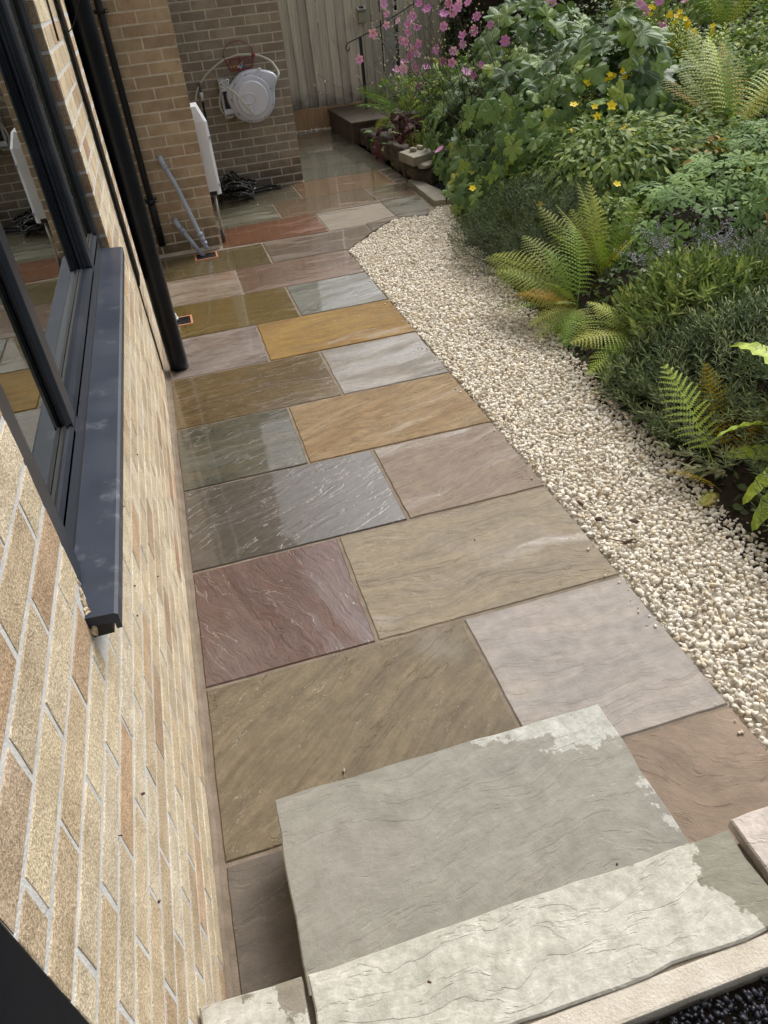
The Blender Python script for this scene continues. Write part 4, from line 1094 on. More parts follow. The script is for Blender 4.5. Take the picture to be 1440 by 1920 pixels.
# ================================================================== EDGING STONES AND DRAIN
def rock_obj(name, loc, size, m, label, cat, seed, group=None, parent=None, rz=0):
    bm = bmesh.new(); bmesh.ops.create_icosphere(bm, subdivisions=3, radius=.5)
    for q in bm.verts:
        n = q.co.normalized()
        d = 1 + .75 * mnoise.noise(n * 1.3 + Vector((seed * 3.1, 0, 0))) + .08 * mnoise.noise(n * 4 + Vector((seed, 5, 0)))
        q.co = n * .5 * d
        c = q.co
        q.co = Vector([math.copysign(min(abs(c[i]) * 1.25, .46 + .03 * mnoise.noise(n * 3 + Vector((i, seed, 0)))), c[i]) * size[i] for i in range(3)])
    me = bpy.data.meshes.new(name); bm.to_mesh(me); bm.free()
    o = mesh_obj(name, me, M[m], parent, loc, smooth=True); o.rotation_euler = (0, 0, rz)
    if label: tag(o, label, cat, group)
    return o
edge_stones = [((2.80, 7.00, .10), (.24, .16, .26)), ((2.78, 7.32, .12), (.16, .36, .28)), ((2.80, 7.68, .10), (.18, .30, .24)), ((2.82, 8.0, .12), (.20, .28, .30)), ((2.80, 8.34, .10), (.18, .32, .24)), ((2.80, 8.68, .10), (.17, .28, .24)), ((2.82, 8.93, .08), (.18, .2, .2))]
edge_labels = ['rough edging stone just left of the stacked grey slab', 'upright dark edging stone second from the stacked slab', 'mossy edging stone third from the stacked slab', 'dark edging stone below the purple leaved plant',
               'edging stone between the purple plant and the fern', 'dark edging stone nearest but one to the back step', 'small edging stone touching the dark back step']
for i, (l_, s_) in enumerate(edge_stones): rock_obj('edging_stone', l_, s_, 'rock', edge_labels[i], 'stone', i + 2, 'rough stones edging the flower bed')
rock_obj('edging_stone', (2.90, 6.66, .085), (.46, .44, .22), 'rock', 'big brown boulder under the grey stone slab', 'stone', 23, 'rough stones edging the flower bed', rz=.5)
rock_obj('edging_stone', (2.84, 6.50, .185), (.30, .13, .05), 'pale_rock', 'thin flat stone wedged between boulder and grey slab', 'stone', 29, 'rough stones edging the flower bed', rz=.45)
mb = MB(); v_, f_ = slab_mesh([(-.28, -.10), (.22, -.16), (.30, .10), (-.20, .19)], 0, .085, 4, .008)
mb.add(v_, f_); o = mb.build('stone_slab', M['pale_rock'], None, (2.86, 6.70, .198)); o.rotation_euler = (.05, -.03, .48)
tag(o, 'thick grey stone slab resting on the boulder with pebbles on top', 'stone')
for i, (dx, dy, s_, m_, lb) in enumerate(((.10, .06, (.13, .085, .07), 'pebble', 'largest tan pebble on the grey stone slab'), (.09, -.02, (.05, .04, .035), 'pebble_white', 'small white pebble beside the large tan pebble'), (-.04, .03, (.085, .05, .04), 'pebble', 'middle sized tan pebble left of the largest one'), (-.13, -.02, (.075, .055, .04), 'pale_rock', 'grey pebble near the left corner of the stone slab'), (-.01, -.07, (.03, .025, .02), 'pebble_white', 'tiny cream pebble at the front of the stone slab'))):
    rock_obj('pebble', (2.86 + dx, 6.72 + dy, .285 + s_[2] * .42), s_, m_, lb, 'pebble', 40 + i, 'pebbles laid on the stone slab', rz=i)
# pale stone surround with dark chippings
dr = empty('drain_surround', (2.8, 6.2, 0), 0, 'pale stone border round a dark chippings soakaway beside the path', 'stone border')
def plate(poly, z0, z1, m, name, parent, loc):
    mb = MB(); v_, f_ = slab_mesh([(x - loc[0], y - loc[1]) for x, y in poly], z0, z1, len(poly) + poly[0][0], .003); mb.add(v_, f_); return mb.build(name, m, parent)
plate([(2.595, 5.69), (2.70, 5.66), (2.78, 6.02), (2.74, 6.42), (2.66, 6.62), (2.625, 6.60)], -.09, .045, M['pale_rock'], 'border_stone', dr, (2.8, 6.2))
plate([(2.705, 5.655), (3.3, 5.62), (3.3, 5.76), (2.79, 5.80)], -.09, .043, M['pale_rock'], 'border_stone', dr, (2.8, 6.2))
stone_bed('dark_chippings', [(2.75, 5.8), (3.3, 5.76), (3.3, 6.5), (2.72, 6.45)], .02, 2, 'black_gravel', .0, 'dark chippings inside the pale stone border')

# ================================================================== SMALL LITTER
def chip_obj(name, loc, size, m, label, cat, seed, group=None, parent=None, rz=0):
    v_, f_ = hull_template(15, .9, seed)
    bm = bmesh.new(); vs = [bm.verts.new([q[i] * size[i] * (.85 if i < 2 else 1.0) for i in range(3)]) for q in v_]
    for q in f_: bm.faces.new([vs[i] for i in q])
    bmesh.ops.bevel(bm, geom=bm.edges[:], offset=min(size) * .09, segments=2, affect='EDGES')
    me = bpy.data.meshes.new(name); bm.to_mesh(me); bm.free()
    o = mesh_obj(name, me, M[m], parent, (loc[0], loc[1], loc[2] - .004), smooth=True); o.rotation_euler = (0, 0, rz * .7)
    return tag(o, label, cat, group)
def litter(pos_, s_, m_, lb, cat, seed, grp=None): chip_obj('litter' if cat != 'pebble' else 'pebble', pos_, s_, m_, lb, cat, seed, grp, rz=seed)
M['bark'] = mat_plain('bark', (.17, .11, .08), .8, 0, 60, .4, .002, .3, (.08, .055, .04))
litter((1.615, 1.045, .018), (.06, .03, .022), 'bark', 'reddish brown bark chip by the paving edge, farthest of the three', 'bark chip', 61, 'bark chips on the gravel')
litter((1.632, .925, .018), (.045, .035, .025), 'bark', 'small dark bark chip between the two longer ones', 'bark chip', 62, 'bark chips on the gravel')
litter((1.655, .752, .02), (.085, .035, .03), 'bark', 'thick dark bark chip nearest the camera on the gravel', 'bark chip', 63, 'bark chips on the gravel')
litter((1.752, .855, .02), (.03, .075, .02), 'bark', 'slender brown twig piece lying on the cream chippings', 'bark chip', 64, 'bark chips on the gravel')
litter((.397, .162, .008), (.024, .02, .016), 'pebble', 'tiny pebble lying on the olive slab behind the step', 'pebble', 65)
litter((1.135, 1.0, .004), (.012, .009, .008), 'seed', 'dark seed on the large cream slab', 'seed', 66)
litter((1.50, .36, .004), (.018, .008, .008), 'seed', 'dark seed on the pinkish grey slab', 'seed', 67)
for i, (x, y, z, lb) in enumerate(((.26, -.60, LZ, 'dark leaf scrap at the left end of the white landing slab'), (.43, -.56, LZ, 'small dark scrap on the white landing slab'), (.95, -.49, .17, 'brown speck beside the landing at the right end of the step'), (.93, -.40, .17, 'brown speck on the step near its right edge'))):
    litter((x, y, z + .003), (.014, .009, .007), 'seed', lb, 'seed', 70 + i)
rs = random.Random(11)
mb = MB()
for i in range(9):
    v_, f_ = hull_template(9, .8, 90 + i); y = rs.uniform(-.55, 1.2); z = rs.uniform(.45, .9)
    mb.add([(Vector(a) * .009 + Vector((.0035, y, z)))[:] for a in v_], [tuple(a) for a in f_])
o = mb.build('wall_seeds', M['seed'], house)
o['kind'] = 'stuff'

# ================================================================== THE FLOWER BED
def bed_h(x, y):
    d = x - xe(y) if y < 6.4 else x - 2.86
    if d <= 0: return -.02
    base = .34 * (1 - math.exp(-d / 1.1)) + .115 * d
    if y > 6.4: base = max(base, .2 * min(1, d / .12))
    return base - .02
nx_, ny_ = 74, 92
v_ = []
for j in range(ny_):
    y = -3 + 19 * j / (ny_ - 1)
    for i in range(nx_):
        a = i / (nx_ - 1); x = (xe(y) if y < 6.4 else 2.86) - .05 + 11.5 * a ** 1.7
        v_.append((x, y, bed_h(x, y) + .03 * mnoise.noise(Vector((x * 3, y * 3, 0)))))
f_ = [(j * nx_ + i, j * nx_ + i + 1, (j + 1) * nx_ + i + 1, (j + 1) * nx_ + i) for j in range(ny_ - 1) for i in range(nx_ - 1)]
tag(from_py('flower_bed', v_, f_, M['soil'], smooth=True), 'dark soil of the sloping flower bed', None, None, 'structure')

L = {}
def lm(key, *stops, **k): L[key] = mat_leaf(key, list(stops), **k)
lm('anemone_leaf', (0, (.035, .080, .032)), (.3, (.075, .150, .066)), (.6, (.125, .225, .105)), (.85, (.20, .32, .165)), (.93, (.19, .31, .08)), (1, (.36, .44, .14)), rough=.5, veins=14, trans=.2, back=(.38, .46, .30), spec=.7)
lm('hypericum_leaf', (0, (.05, .10, .04)), (.35, (.10, .18, .065)), (.7, (.19, .30, .11)), (.9, (.28, .38, .15)), (1, (.38, .44, .14)), rough=.55, spec=.28, back=(.26, .34, .16))
lm('lime_leaf', (0, (.22, .32, .05)), (.6, (.34, .44, .08)), (1, (.50, .55, .10)), rough=.5, back=(.30, .38, .10))
lm('fern', (0, (.13, .17, .045)), (.5, (.21, .26, .065)), (.85, (.33, .37, .11)), (1, (.34, .26, .05)), rough=.55, trans=.3, spec=.25, back=(.30, .35, .13))
lm('fern_green', (0, (.08, .17, .03)), (.6, (.13, .24, .045)), (1, (.20, .32, .075)), rough=.55, trans=.3, spec=.25, back=(.20, .30, .08))
lm('fern_gold', (0, (.26, .22, .02)), (.6, (.34, .27, .03)), (1, (.28, .15, .02)), rough=.55, trans=.35, spec=.25, back=(.32, .25, .05))
lm('fern_pale', (0, (.30, .42, .10)), (1, (.42, .54, .16)), rough=.5, trans=.3, spec=.3, back=(.42, .50, .22))
lm('geranium_leaf', (0, (.09, .18, .075)), (.5, (.135, .25, .105)), (.85, (.19, .32, .14)), (1, (.27, .36, .08)), rough=.55, veins=14, spec=.28, back=(.26, .35, .18))
lm('needle', (0, (.022, .040, .020)), (.5, (.050, .082, .042)), (.85, (.10, .145, .075)), (1, (.20, .23, .12)), rough=.6, trans=.1)
lm('needle_blue', (0, (.035, .065, .040)), (.4, (.095, .155, .095)), (.8, (.20, .28, .17)), (1, (.36, .42, .28)), rough=.6, trans=.1)
lm('narrow_leaf', (0, (.06, .11, .04)), (.4, (.14, .22, .085)), (.8, (.27, .37, .16)), (1, (.42, .48, .20)), rough=.55, spec=.3, back=(.30, .38, .16))
lm('strap', (0, (.34, .46, .05)), (.5, (.44, .55, .07)), (1, (.30, .44, .07)), rough=.36, trans=.3, spec=.5, back=(.44, .52, .12))
lm('heuchera_leaf', (0, (.055, .018, .034)), (.5, (.10, .035, .065)), (.85, (.17, .085, .13)), (1, (.34, .33, .42)), rough=.35, veins=10, trans=.15, back=(.20, .07, .13))
lm('silver_leaf', (0, (.30, .36, .28)), (.6, (.46, .50, .41)), (1, (.62, .64, .58)), rough=.6, back=(.5, .54, .46))
lm('moss', (0, (.14, .15, .03)), (.5, (.26, .28, .06)), (1, (.42, .40, .15)), rough=.8)
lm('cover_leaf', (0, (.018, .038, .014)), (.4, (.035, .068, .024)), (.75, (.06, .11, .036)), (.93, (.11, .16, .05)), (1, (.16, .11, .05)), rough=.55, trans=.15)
lm('hedge_leaf', (0, (.010, .02, .010)), (.6, (.02, .038, .016)), (1, (.045, .075, .03)), rough=.6, trans=.1)
lm('dead_leaf', (0, (.26, .14, .06)), (.6, (.40, .25, .13)), (1, (.52, .38, .24)), rough=.7)
lm('red_leaf', (0, (.26, .05, .03)), (1, (.44, .12, .08)), rough=.6)
lm('mauve_flower', (0, (.48, .46, .72)), (.6, (.60, .58, .78)), (1, (.76, .74, .84)), rough=.7)
M['stem_dark'] = mat_plain('dark_stem', (.035, .028, .018), .6)
M['stem_green'] = mat_plain('green_stem', (.10, .13, .05), .6)
M['stem_pale'] = mat_plain('pale_stem', (.26, .26, .14), .6)
M['petal'] = mat_leaf('pink_petal', [(0, (.56, .20, .54)), (.5, (.70, .34, .68)), (1, (.80, .50, .80))], rough=.5, trans=.25, back=(.52, .17, .46))
M['petal_yellow'] = mat_leaf('yellow_petal', [(0, (.86, .62, .01)), (1, (.92, .76, .03))], rough=.5, trans=.15, back=(.8, .6, .03))
M['stamen'] = mat_plain('orange_stamen', (.75, .38, .02), .6)
M['white_petal'] = mat_plain('white_petal', (.7, .7, .66), .6)

# ---- leaf templates (triangles; stalk at the origin, growing along +x, face up +z)
def blade(Ln=1, W=.3, n=4, droop=.25, fold=.25, tip=1.0, rd=1.0):
    v, f = [], []
    for i in range(n + 1):
        t_ = i / n; w = W / 2 * math.sin(math.pi * min(1, (t_ * .93 + .07)) ** tip) ** rd if i < n else (0 if rd == 1 else W * .22)
        x = Ln * t_; z = -droop * Ln * t_ ** 2
        v += [(x, w, z + fold * w), (x, 0, z), (x, -w, z + fold * w)]
    for i in range(n):
        a = i * 3
        f += [(a, a + 1, a + 4), (a, a + 4, a + 3), (a + 1, a + 2, a + 5), (a + 1, a + 5, a + 4)]
    return np.array(v), np.array([q[::-1] for q in f])
def palmate(lobes=5, depth=.42, teeth=3, tdep=.10, cup=.18, seed=0, spread=2.5, ring=True):
    """lobed leaf, radius about 1, centre at origin = leaf stalk junction"""
    rg = np.random.default_rng(seed); A = np.linspace(-spread, spread, lobes * teeth * 4 + 1); pts = []
    ph = rg.normal(0, .04, lobes + 1)
    for a in A:
        u = (a + spread) / (2 * spread) * lobes; k = min(int(u), lobes - 1); w = u - k
        s = abs(math.sin(math.pi * w)) ** .75
        size = 1 - .30 * abs((k + .5) / lobes - .5) * 2 + ph[k]
        r_ = size * ((1 - depth) + depth * s)
        r_ *= 1 - tdep * (abs(((w * teeth) % 1) - .5) * 2) * (.5 + .5 * s)
        pts.append((r_ * math.cos(a), r_ * math.sin(a)))
    n = len(pts); v = [(0, 0, 0)]
    def zz(x, y):
        r_ = math.hypot(x, y); a = math.atan2(y, x)
        return -cup * r_ ** 2 + .075 * r_ * math.cos(a * lobes / (2 * spread) * 2 * math.pi + (math.pi if lobes % 2 else 0)) * -1 + .03 * math.sin(7 * x + seed)
    for x, y in pts: v.append((x * .5, y * .5, zz(x * .5, y * .5)))
    for x, y in pts: v.append((x, y, zz(x, y)))
    f = [(0, 1 + i, 2 + i) for i in range(n - 1)]
    for i in range(n - 1): f += [(1 + i, 1 + n + i, 2 + n + i), (1 + i, 2 + n + i, 2 + i)]
    return np.array(v), np.array(f)
def deepcut(seed=0):
    """cranesbill leaf: seven narrow lobes, each cut again"""
    rg = np.random.default_rng(seed); v = [(0, 0, 0)]; f = []
    for k in range(7):
        a0 = (-3 + k) * .80 + rg.normal(0, .04); R_ = 1 - .07 * abs(k - 3) + rg.normal(0, .04)
        def P(r_, da): return (r_ * math.cos(a0 + da), r_ * math.sin(a0 + da), .10 * r_ - .20 * r_ * r_ + rg.normal(0, .012))
        b = len(v)
        v += [P(.30, -.20), P(.30, .20), P(.60, -.10), P(.60, .10), P(.66, 0), P(.80, -.34), P(.78, -.2), P(.80, .34), P(.78, .2), P(1.0 * R_, -.16), P(1.06 * R_, 0), P(1.0 * R_, .16), P(.84, -.045), P(.84, .045), P(.55, -.22), P(.55, .22)]
        (i30a, i30b, i60a, i60b, c, sa, sa2, sb, sb2, ta, tm, tb, ma, mb_, ea, eb) = range(b, b + 16)
        f += [(0, i30a, i30b), (i30a, ea, i60a), (i30a, i60a, i30b), (i30b, i60a, i60b), (i30b, i60b, eb), (ea, sa, i60a), (i60a, sa, sa2), (i60b, sb2, sb), (eb, i60b, sb),
              (i60a, ma, c), (i60a, sa2, ma), (c, ma, mb_), (c, mb_, i60b), (i60b, mb_, sb2), (i60a, c, i60b), (ma, ta, tm), (ma, tm, mb_), (mb_, tm, tb)]
    return np.array(v), np.array(f)
def frond(n=22, Ln=1.0, W=.30, arch=.5, pin=7, seed=0, skew=.25, lift=.35, dense=True):
    """fern frond along +x rising then arching over; pinnae in pairs, each cut into small pinnules"""
    rg = np.random.default_rng(seed); v = []; f = []
    def rach(t_):
        th = lift - arch * 2.0 * t_
        return th
    pts = []; x = z = 0.0; N = n + 6; ds = Ln / N
    for i in range(N + 1):
        pts.append((x, 0, z)); th = rach(i / N); x += math.cos(th) * ds; z += math.sin(th) * ds
    pts = np.array(pts)
    for i in range(N):      # rachis as a thin ribbon pair
        a, b = pts[i], pts[i + 1]; w = .0045 * Ln * (1 - i / N) + .0012
        k = len(v); v += [a + (0, w, 0), a - (0, w, 0), b - (0, w, 0), b + (0, w, 0), a - (0, 0, w), b - (0, 0, w)]
        f += [(k, k + 1, k + 2), (k, k + 2, k + 3), (k, k + 4, k + 5), (k + 1, k + 4, k + 5)]
    for i in range(4, N):
        t_ = (i - 4) / (N - 4); c = pts[i]; th = rach(i / N); tx = np.array([math.cos(th), 0, math.sin(th)])
        pl = W * Ln * (math.sin(math.pi * (t_ * .84 + .16)) ** .8) * (1 - .35 * t_) + .004
        for s in (-1, 1):
            sk = skew + .5 * t_ + rg.normal(0, .04)
            d = tx * math.sin(sk) + np.array([0, s * math.cos(sk), 0]); d = d / np.linalg.norm(d)
            up = np.cross(tx, np.array([0, 1, 0])) * -1; up = np.cross(np.array([0, 1.0, 0]), tx) * -1
            drp = -.18 - rg.random() * .14
            lat = tx * math.cos(sk) - np.array([0, s * math.sin(sk), 0])
            w0 = ds * .44
            m = pin if dense else 3
            prev = None
            for j in range(m):
                t0, t1 = j / m, (j + 1) / m; tm = (j + .62) / m
                p0 = c + d * pl * t0 + up * (-drp * 0) + np.array([0, 0, drp * pl * t0 * t0]); p1 = c + d * pl * t1 + np.array([0, 0, drp * pl * t1 * t1]); pm = c + d * pl * tm + np.array([0, 0, drp * pl * tm * tm])
                w = w0 * (1 - t0 * .80) * (1.05 if dense else 1.0)
                k = len(v); v += [p0, p1, pm + lat * w + d * w * .35, pm - lat * w + d * w * .35]
                f += [(k, k + 1, k + 2), (k, k + 3, k + 1)]
    return np.array(v), np.array(f)
def tmesh(name, tv, tf, m, scale=1.0, rnd=0.0):
    me = fast_mesh(name, tv * scale, tf, np.full(len(tv), rnd)); me.materials.append(m)
    me.polygons.foreach_set('use_smooth', [True] * len(me.polygons)); return me
def basis(n, yaw):
    """matrix whose z is the leaf normal n and whose x points along yaw"""
    n = Vector(n).normalized(); x = Vector((math.cos(yaw), math.sin(yaw), 0)); x = (x - n * x.dot(n)).normalized(); y = n.cross(x)
    return Matrix((x, y, n)).transposed()
def place(name, me, parent, loc, n, yaw, s):
    o = bpy.data.objects.new(name, me); COL.objects.link(o)
    o.parent = parent
    pl = parent.location if parent else Vector((0, 0, 0))
    o.matrix_local = Matrix.Translation(Vector(loc) - pl) @ basis(n, yaw).to_4x4() @ Matrix.Scale(s, 4)
    return o
def stems(parent, segs, m, r=.002, name='stem', n=5):
    mb = MB(); pl = parent.location
    for a, b, bend in segs:
        a, b = Vector(a), Vector(b); mid = (a + b) / 2 + Vector(bend)
        mb.tube([q - pl for q in (a, a.lerp(mid, .6), mid, b.lerp(mid, .5), b)], [r * 1.3, r * 1.15, r, r * .9, r * .7], n, caps=False)
    o = mb.build(name, m, parent); o['kind'] = 'stuff'
    return o
def dome(cx, cy, rx, ry, h, x, y, p=2.2):
    d = (abs((x - cx) / rx) ** p + abs((y - cy) / ry) ** p)
    return h * max(0, 1 - d) ** .5 if d < 1 else 0
def rand_in(cx, cy, rx, ry, rg):
    while True:
        a, b = rg.uniform(-1, 1), rg.uniform(-1, 1)
        if a * a + b * b < 1: return cx + a * rx, cy + b * ry
def hnormal(fn, x, y, e=.04):
    return Vector((-(fn(x + e, y) - fn(x - e, y)) / (2 * e), -(fn(x, y + e) - fn(x, y - e)) / (2 * e), 1))

def leafy(name, c, rx, ry, h, temps, m, size, n, label, cat, group=None, parts=0, part_temps=None, seed=0, stem_m='stem_dark', outward=.7, jitter=.5, tiltnoise=.35, whorl=1, partname='leaf', inner=.35, low=0.0, drop=0.0):
    """a plant that fills a dome over the bed: single leaves as parts near the surface, the rest joined"""
    rg = random.Random(seed); cx, cy = c
    root = empty(name, (cx, cy, bed_h(cx, cy)), 0, label, cat, group)
    lumps = [(rg.uniform(-.7, .7) * rx, rg.uniform(-.7, .7) * ry, rg.uniform(.18, .4) * min(rx, ry), rg.uniform(-.18, .28) * h) for _ in range(9)]
    def top(x, y):
        z = bed_h(x, y) + dome(cx, cy, rx, ry, h, x, y)
        for (lx, ly, lr, lh) in lumps: z += lh * math.exp(-((x - cx - lx) ** 2 + (y - cy - ly) ** 2) / (2 * lr * lr))
        return z
    P, Rm, S, segs = [], [], [], []
    meshes = [tmesh(partname, tv, tf, m) for tv, tf in (part_temps or temps)] if parts else []
    cnt = 0
    for i in range(n + parts):
        x, y = rand_in(cx, cy, rx, ry, rg)
        zt = top(x, y); zb = bed_h(x, y)
        surface = i < parts
        f_ = (1 - rg.random() ** 2 * .18) if surface else (1 - rg.random() * inner - low * rg.random())
        edge = math.hypot((x - cx) / rx, (y - cy) / ry)
        if surface and edge > .8: f_ = rg.uniform(.35, 1)
        z = zb + (zt - zb) * f_ + .01
        nn = hnormal(top, x, y).normalized()
        nn = Vector((nn.x * outward, nn.y * outward, max(.25, nn.z))) + Vector((rg.gauss(0, tiltnoise), rg.gauss(0, tiltnoise), 0)) + Vector((-.12, -.15, 0))
        yaw = math.atan2(y - cy, x - cx) + rg.gauss(0, jitter)
        s = size * rg.uniform(.62, 1.2)
        for w in range(whorl):
            yw = yaw + w * 2 * math.pi / max(1, whorl) + rg.gauss(0, .15)
            if surface and cnt < 298:
                place(partname, rg.choice(meshes), root, (x, y, z), nn, yw, s); cnt += 1
            else:
                P.append((x, y, z)); Rm.append(np.array(basis(nn, yw))); S.append(s)
        if surface and i % 3 == 0: segs.append(((cx + (x - cx) * .75, cy + (y - cy) * .75, zb), (x, y, z), (rg.gauss(0, .02), rg.gauss(0, .02), 0)))
    if P:
        o = scatter('foliage', temps, np.array(P) - np.array(root.location), np.array(Rm), np.array(S), m, root, rnd=np.array([rg.random() for _ in P]), smooth=True); o['kind'] = 'stuff'
    if segs: stems(root, segs[:220], M[stem_m], .0022)
    root['_'] = 0
    del root['_']
    return root, top

PAL = [palmate(5, .42, 3, .12, .16, s) for s in range(3)] + [palmate(3, .34, 5, .10, .2, 7, 2.1)]
CUT = [deepcut(s) for s in range(3)]
# ---- ground cover under everything
N = 70000; gx = 2.08 + 9.8 * rng.random(N) ** 1.35; gy = -1.2 + 13.2 * rng.random(N)
keep = np.array([x > (xe(y) + .02 if y < 6.4 else 2.9) and not (y > 5.45 and y < 6.6 and x < 3.2) and not (y > 9.0 and x < 3.6) for x, y in zip(gx, gy)]); gx, gy = gx[keep], gy[keep]; n_ = len(gx)
gz = np.array([bed_h(x, y) + .19 * (.5 + .9 * mnoise.noise(Vector((x * 1.7, y * 1.7, 2)))) * random.random() * min(1, (x - xe(min(y, 6))) / .5 + .3) for x, y in zip(gx, gy)])
tilt = rng.normal(.1, .5, n_)
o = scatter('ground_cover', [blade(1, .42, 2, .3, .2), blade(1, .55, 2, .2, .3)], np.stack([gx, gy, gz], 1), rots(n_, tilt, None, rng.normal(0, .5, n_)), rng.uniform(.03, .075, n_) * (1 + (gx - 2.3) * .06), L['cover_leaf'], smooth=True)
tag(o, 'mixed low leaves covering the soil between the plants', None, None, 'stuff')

# ---- the big Japanese anemone
PALM = PAL
anem, atop = leafy('anemone', (3.92, 6.15), 1.12, 1.55, .84, [PAL[0], PAL[3]], L['anemone_leaf'], .150, 420, 'large clump of dark lobed leaves under tall pink anemone flowers', 'flowering plant', None, 290, PAL, 3, outward=.8, tiltnoise=.38, low=.3)
# skirt of leaves hanging down to the gravel at the near left corner
rg = random.Random(14)
P, Rm, S = [], [], []
ms = [tmesh('leaf', tv, tf, L['anemone_leaf']) for tv, tf in PAL]
sk = empty('anemone_skirt', (2.78, 4.95, 0), 0, 'dark hanging leaves spilling from the bed onto the corner of the gravel', 'trailing plant')
for i in range(230):
    t_ = rg.random(); u = rg.random()
    x = 2.62 + .34 * rg.random() + .25 * u; y = 4.42 + 1.15 * t_ + rg.gauss(0, .05); z = .02 + .85 * u ** .85 + rg.gauss(0, .03)
    place('leaf', rg.choice(ms), sk, (x, y, max(.02, z)), (-.85 + rg.gauss(0, .25), -.45 + rg.gauss(0, .3), .55 + rg.gauss(0, .2)), math.pi + rg.gauss(.5, .8), rg.uniform(.06, .12))
# tall flower stems
def flower_mesh(name, petals, Lp, Wp, m, cm, cup=.25, rc=.17, double=False):
    v, f, mi = [], [], []
    for ly in range(2 if double else 1):
        for k in range(petals):
            a = 2 * math.pi * k / petals + ly * .4; tv, tf = blade(Lp * (1 - .25 * ly), Wp, 4, -cup * (1 + ly), .12, 1.0, .55)
            c, s_ = math.cos(a), math.sin(a); b = len(v)
            v += [(x * c - y * s_ + c * .06, x * s_ + y * c + s_ * .06, z) for x, y, z in tv]; f += [tuple(int(i) + b for i in q) for q in tf]; mi += [0] * len(tf)
    bm = bmesh.new(); bmesh.ops.create_icosphere(bm, subdivisions=1, radius=rc)
    b = len(v); bm.verts.index_update(); v += [(q.co.x, q.co.y, q.co.z * .5 + .05) for q in bm.verts]; f += [tuple(q.index + b for q in fc.verts) for fc in bm.faces]; mi += [1] * len(bm.faces); bm.free()
    me = bpy.data.meshes.new(name); me.from_pydata(v, [], f); me.polygons.foreach_set('material_index', mi); me.polygons.foreach_set('use_smooth', [True] * len(f)); me.update()
    me.materials.append(m); me.materials.append(cm); return me
pinks = [flower_mesh('flower', 6, 1.0, .85, M['petal'], M['stamen'], .22), flower_mesh('flower', 7, 1.0, .7, M['petal'], M['stamen'], .1, .2, True), flower_mesh('flower', 5, 1.0, .8, M['petal'], M['stamen'], .55, .2)]
LEFT = [(2.955, 8.2, 1.478), (3.45, 8.2, 1.386), (3.273, 8.2, 1.335), (2.967, 8.2, 1.287), (2.815, 8.2, 1.229), (3.201, 8.2, 1.188), (3.134, 8.2, 1.125), (3.337, 8.2, 1.068), (3.544, 8.2, 1.009), (2.63, 8.2, 0.997), (3.149, 8.2, 0.918), (3.216, 8.2, 0.957), (3.067, 8.2, 0.844), (3.407, 8.2, 0.837), (3.358, 8.2, 0.773), (3.312, 8.2, 0.666), (3.306, 8.2, 0.968)]
MID = [(3.045, 6.3, 1.143), (3.027, 6.3, 1.057), (2.961, 6.3, 1.339), (3.05, 6.3, 1.433), (3.018, 6.3, 1.507), (3.117, 6.3, 1.497), (3.091, 6.3, 1.465), (3.277, 6.3, 1.383), (3.25, 6.3, 1.277), (3.406, 6.3, 1.306), (3.553, 6.3, 1.167), (3.134, 6.3, 1.187), (3.141, 6.3, 1.252), (3.314, 6.3, 1.003), (3.166, 6.3, 0.964), (3.229, 6.3, 0.936), (3.198, 6.3, 1.497), (2.599, 5.5, 0.506)]
RIGHT = [(5.158, 6.6, 1.24), (5.073, 6.6, 1.081), (5.545, 6.6, 1.149), (5.383, 6.6, 1.08), (5.319, 6.6, 1.298), (4.06, 6.6, 0.769), (5.096, 6.6, 1.307), (5.614, 6.6, 1.27), (4.16, 6.6, 1.397)]
def flowers_on(root, pts, meshes, size, sm, basefn, r=.0022, tw=.3, name='flower', face=(-.35, -.75, .45)):
    segs = []
    for i, p in enumerate(pts):
        nn = Vector(face) + Vector((rg.gauss(0, tw), rg.gauss(0, tw), rg.gauss(0, tw)))
        place(name, rg.choice(meshes), root, p, nn, rg.random() * 6.28, size * rg.uniform(.8, 1.2))
        q = basefn(p); segs.append((q, (Vector(p) - nn.normalized() * .006)[:], (rg.gauss(0, .04), rg.gauss(0, .04), .05)))
    stems(root, segs, sm, r)
leftp = empty('anemone', (3.55, 7.9, bed_h(3.55, 7.9)), 0, 'airy anemone with many pink flowers leaning out in front of the fence', 'flowering plant')
flowers_on(leftp, LEFT + [(3.0 + rg.random() * .7, 8.1 + rg.gauss(0, .15), rg.uniform(.75, 1.5)) for _ in range(14)], pinks, .046, M['stem_green'], lambda p: (3.5 + rg.gauss(0, .12), 7.75 + rg.gauss(0, .12), .35), .0026)
flowers_on(anem, MID, pinks, .040, M['stem_dark'], lambda p: (p[0] + .25 + rg.gauss(0, .1), p[1] - .1 + rg.gauss(0, .15), .35), .0026)
flowers_on(anem, RIGHT, pinks, .044, M['stem_dark'], lambda p: (p[0] - .3 + rg.gauss(0, .1), p[1] - .3 + rg.gauss(0, .15), .6), .0026)
segs = []; buds = MB()
for i in range(95):      # bare stems and seed heads
    a = (3.35 + rg.gauss(0, .35), 6.4 + rg.gauss(0, .9), .4)
    b = (a[0] - .28 + rg.gauss(0, .35), a[1] - .15 + rg.gauss(0, .35), rg.uniform(.8, 1.5))
    segs.append((a, b, (rg.gauss(0, .04), rg.gauss(0, .04), .06)))
    for k in range(2):
        e = (b[0] + rg.gauss(0, .05), b[1] + rg.gauss(0, .05), b[2] + rg.uniform(-.02, .08)); segs.append((b, e, (0, 0, .01)))
        buds.lathe([(0, -.007), (.006, -.003), (.006, .004), (0, .008)], (Vector(e) - anem.location)[:], (0, 0, 1), 6)
stems(anem, segs, M['stem_dark'], .0019, 'bare_stems')
o = buds.build('seed_heads', L['silver_leaf'], anem); o['kind'] = 'stuff'
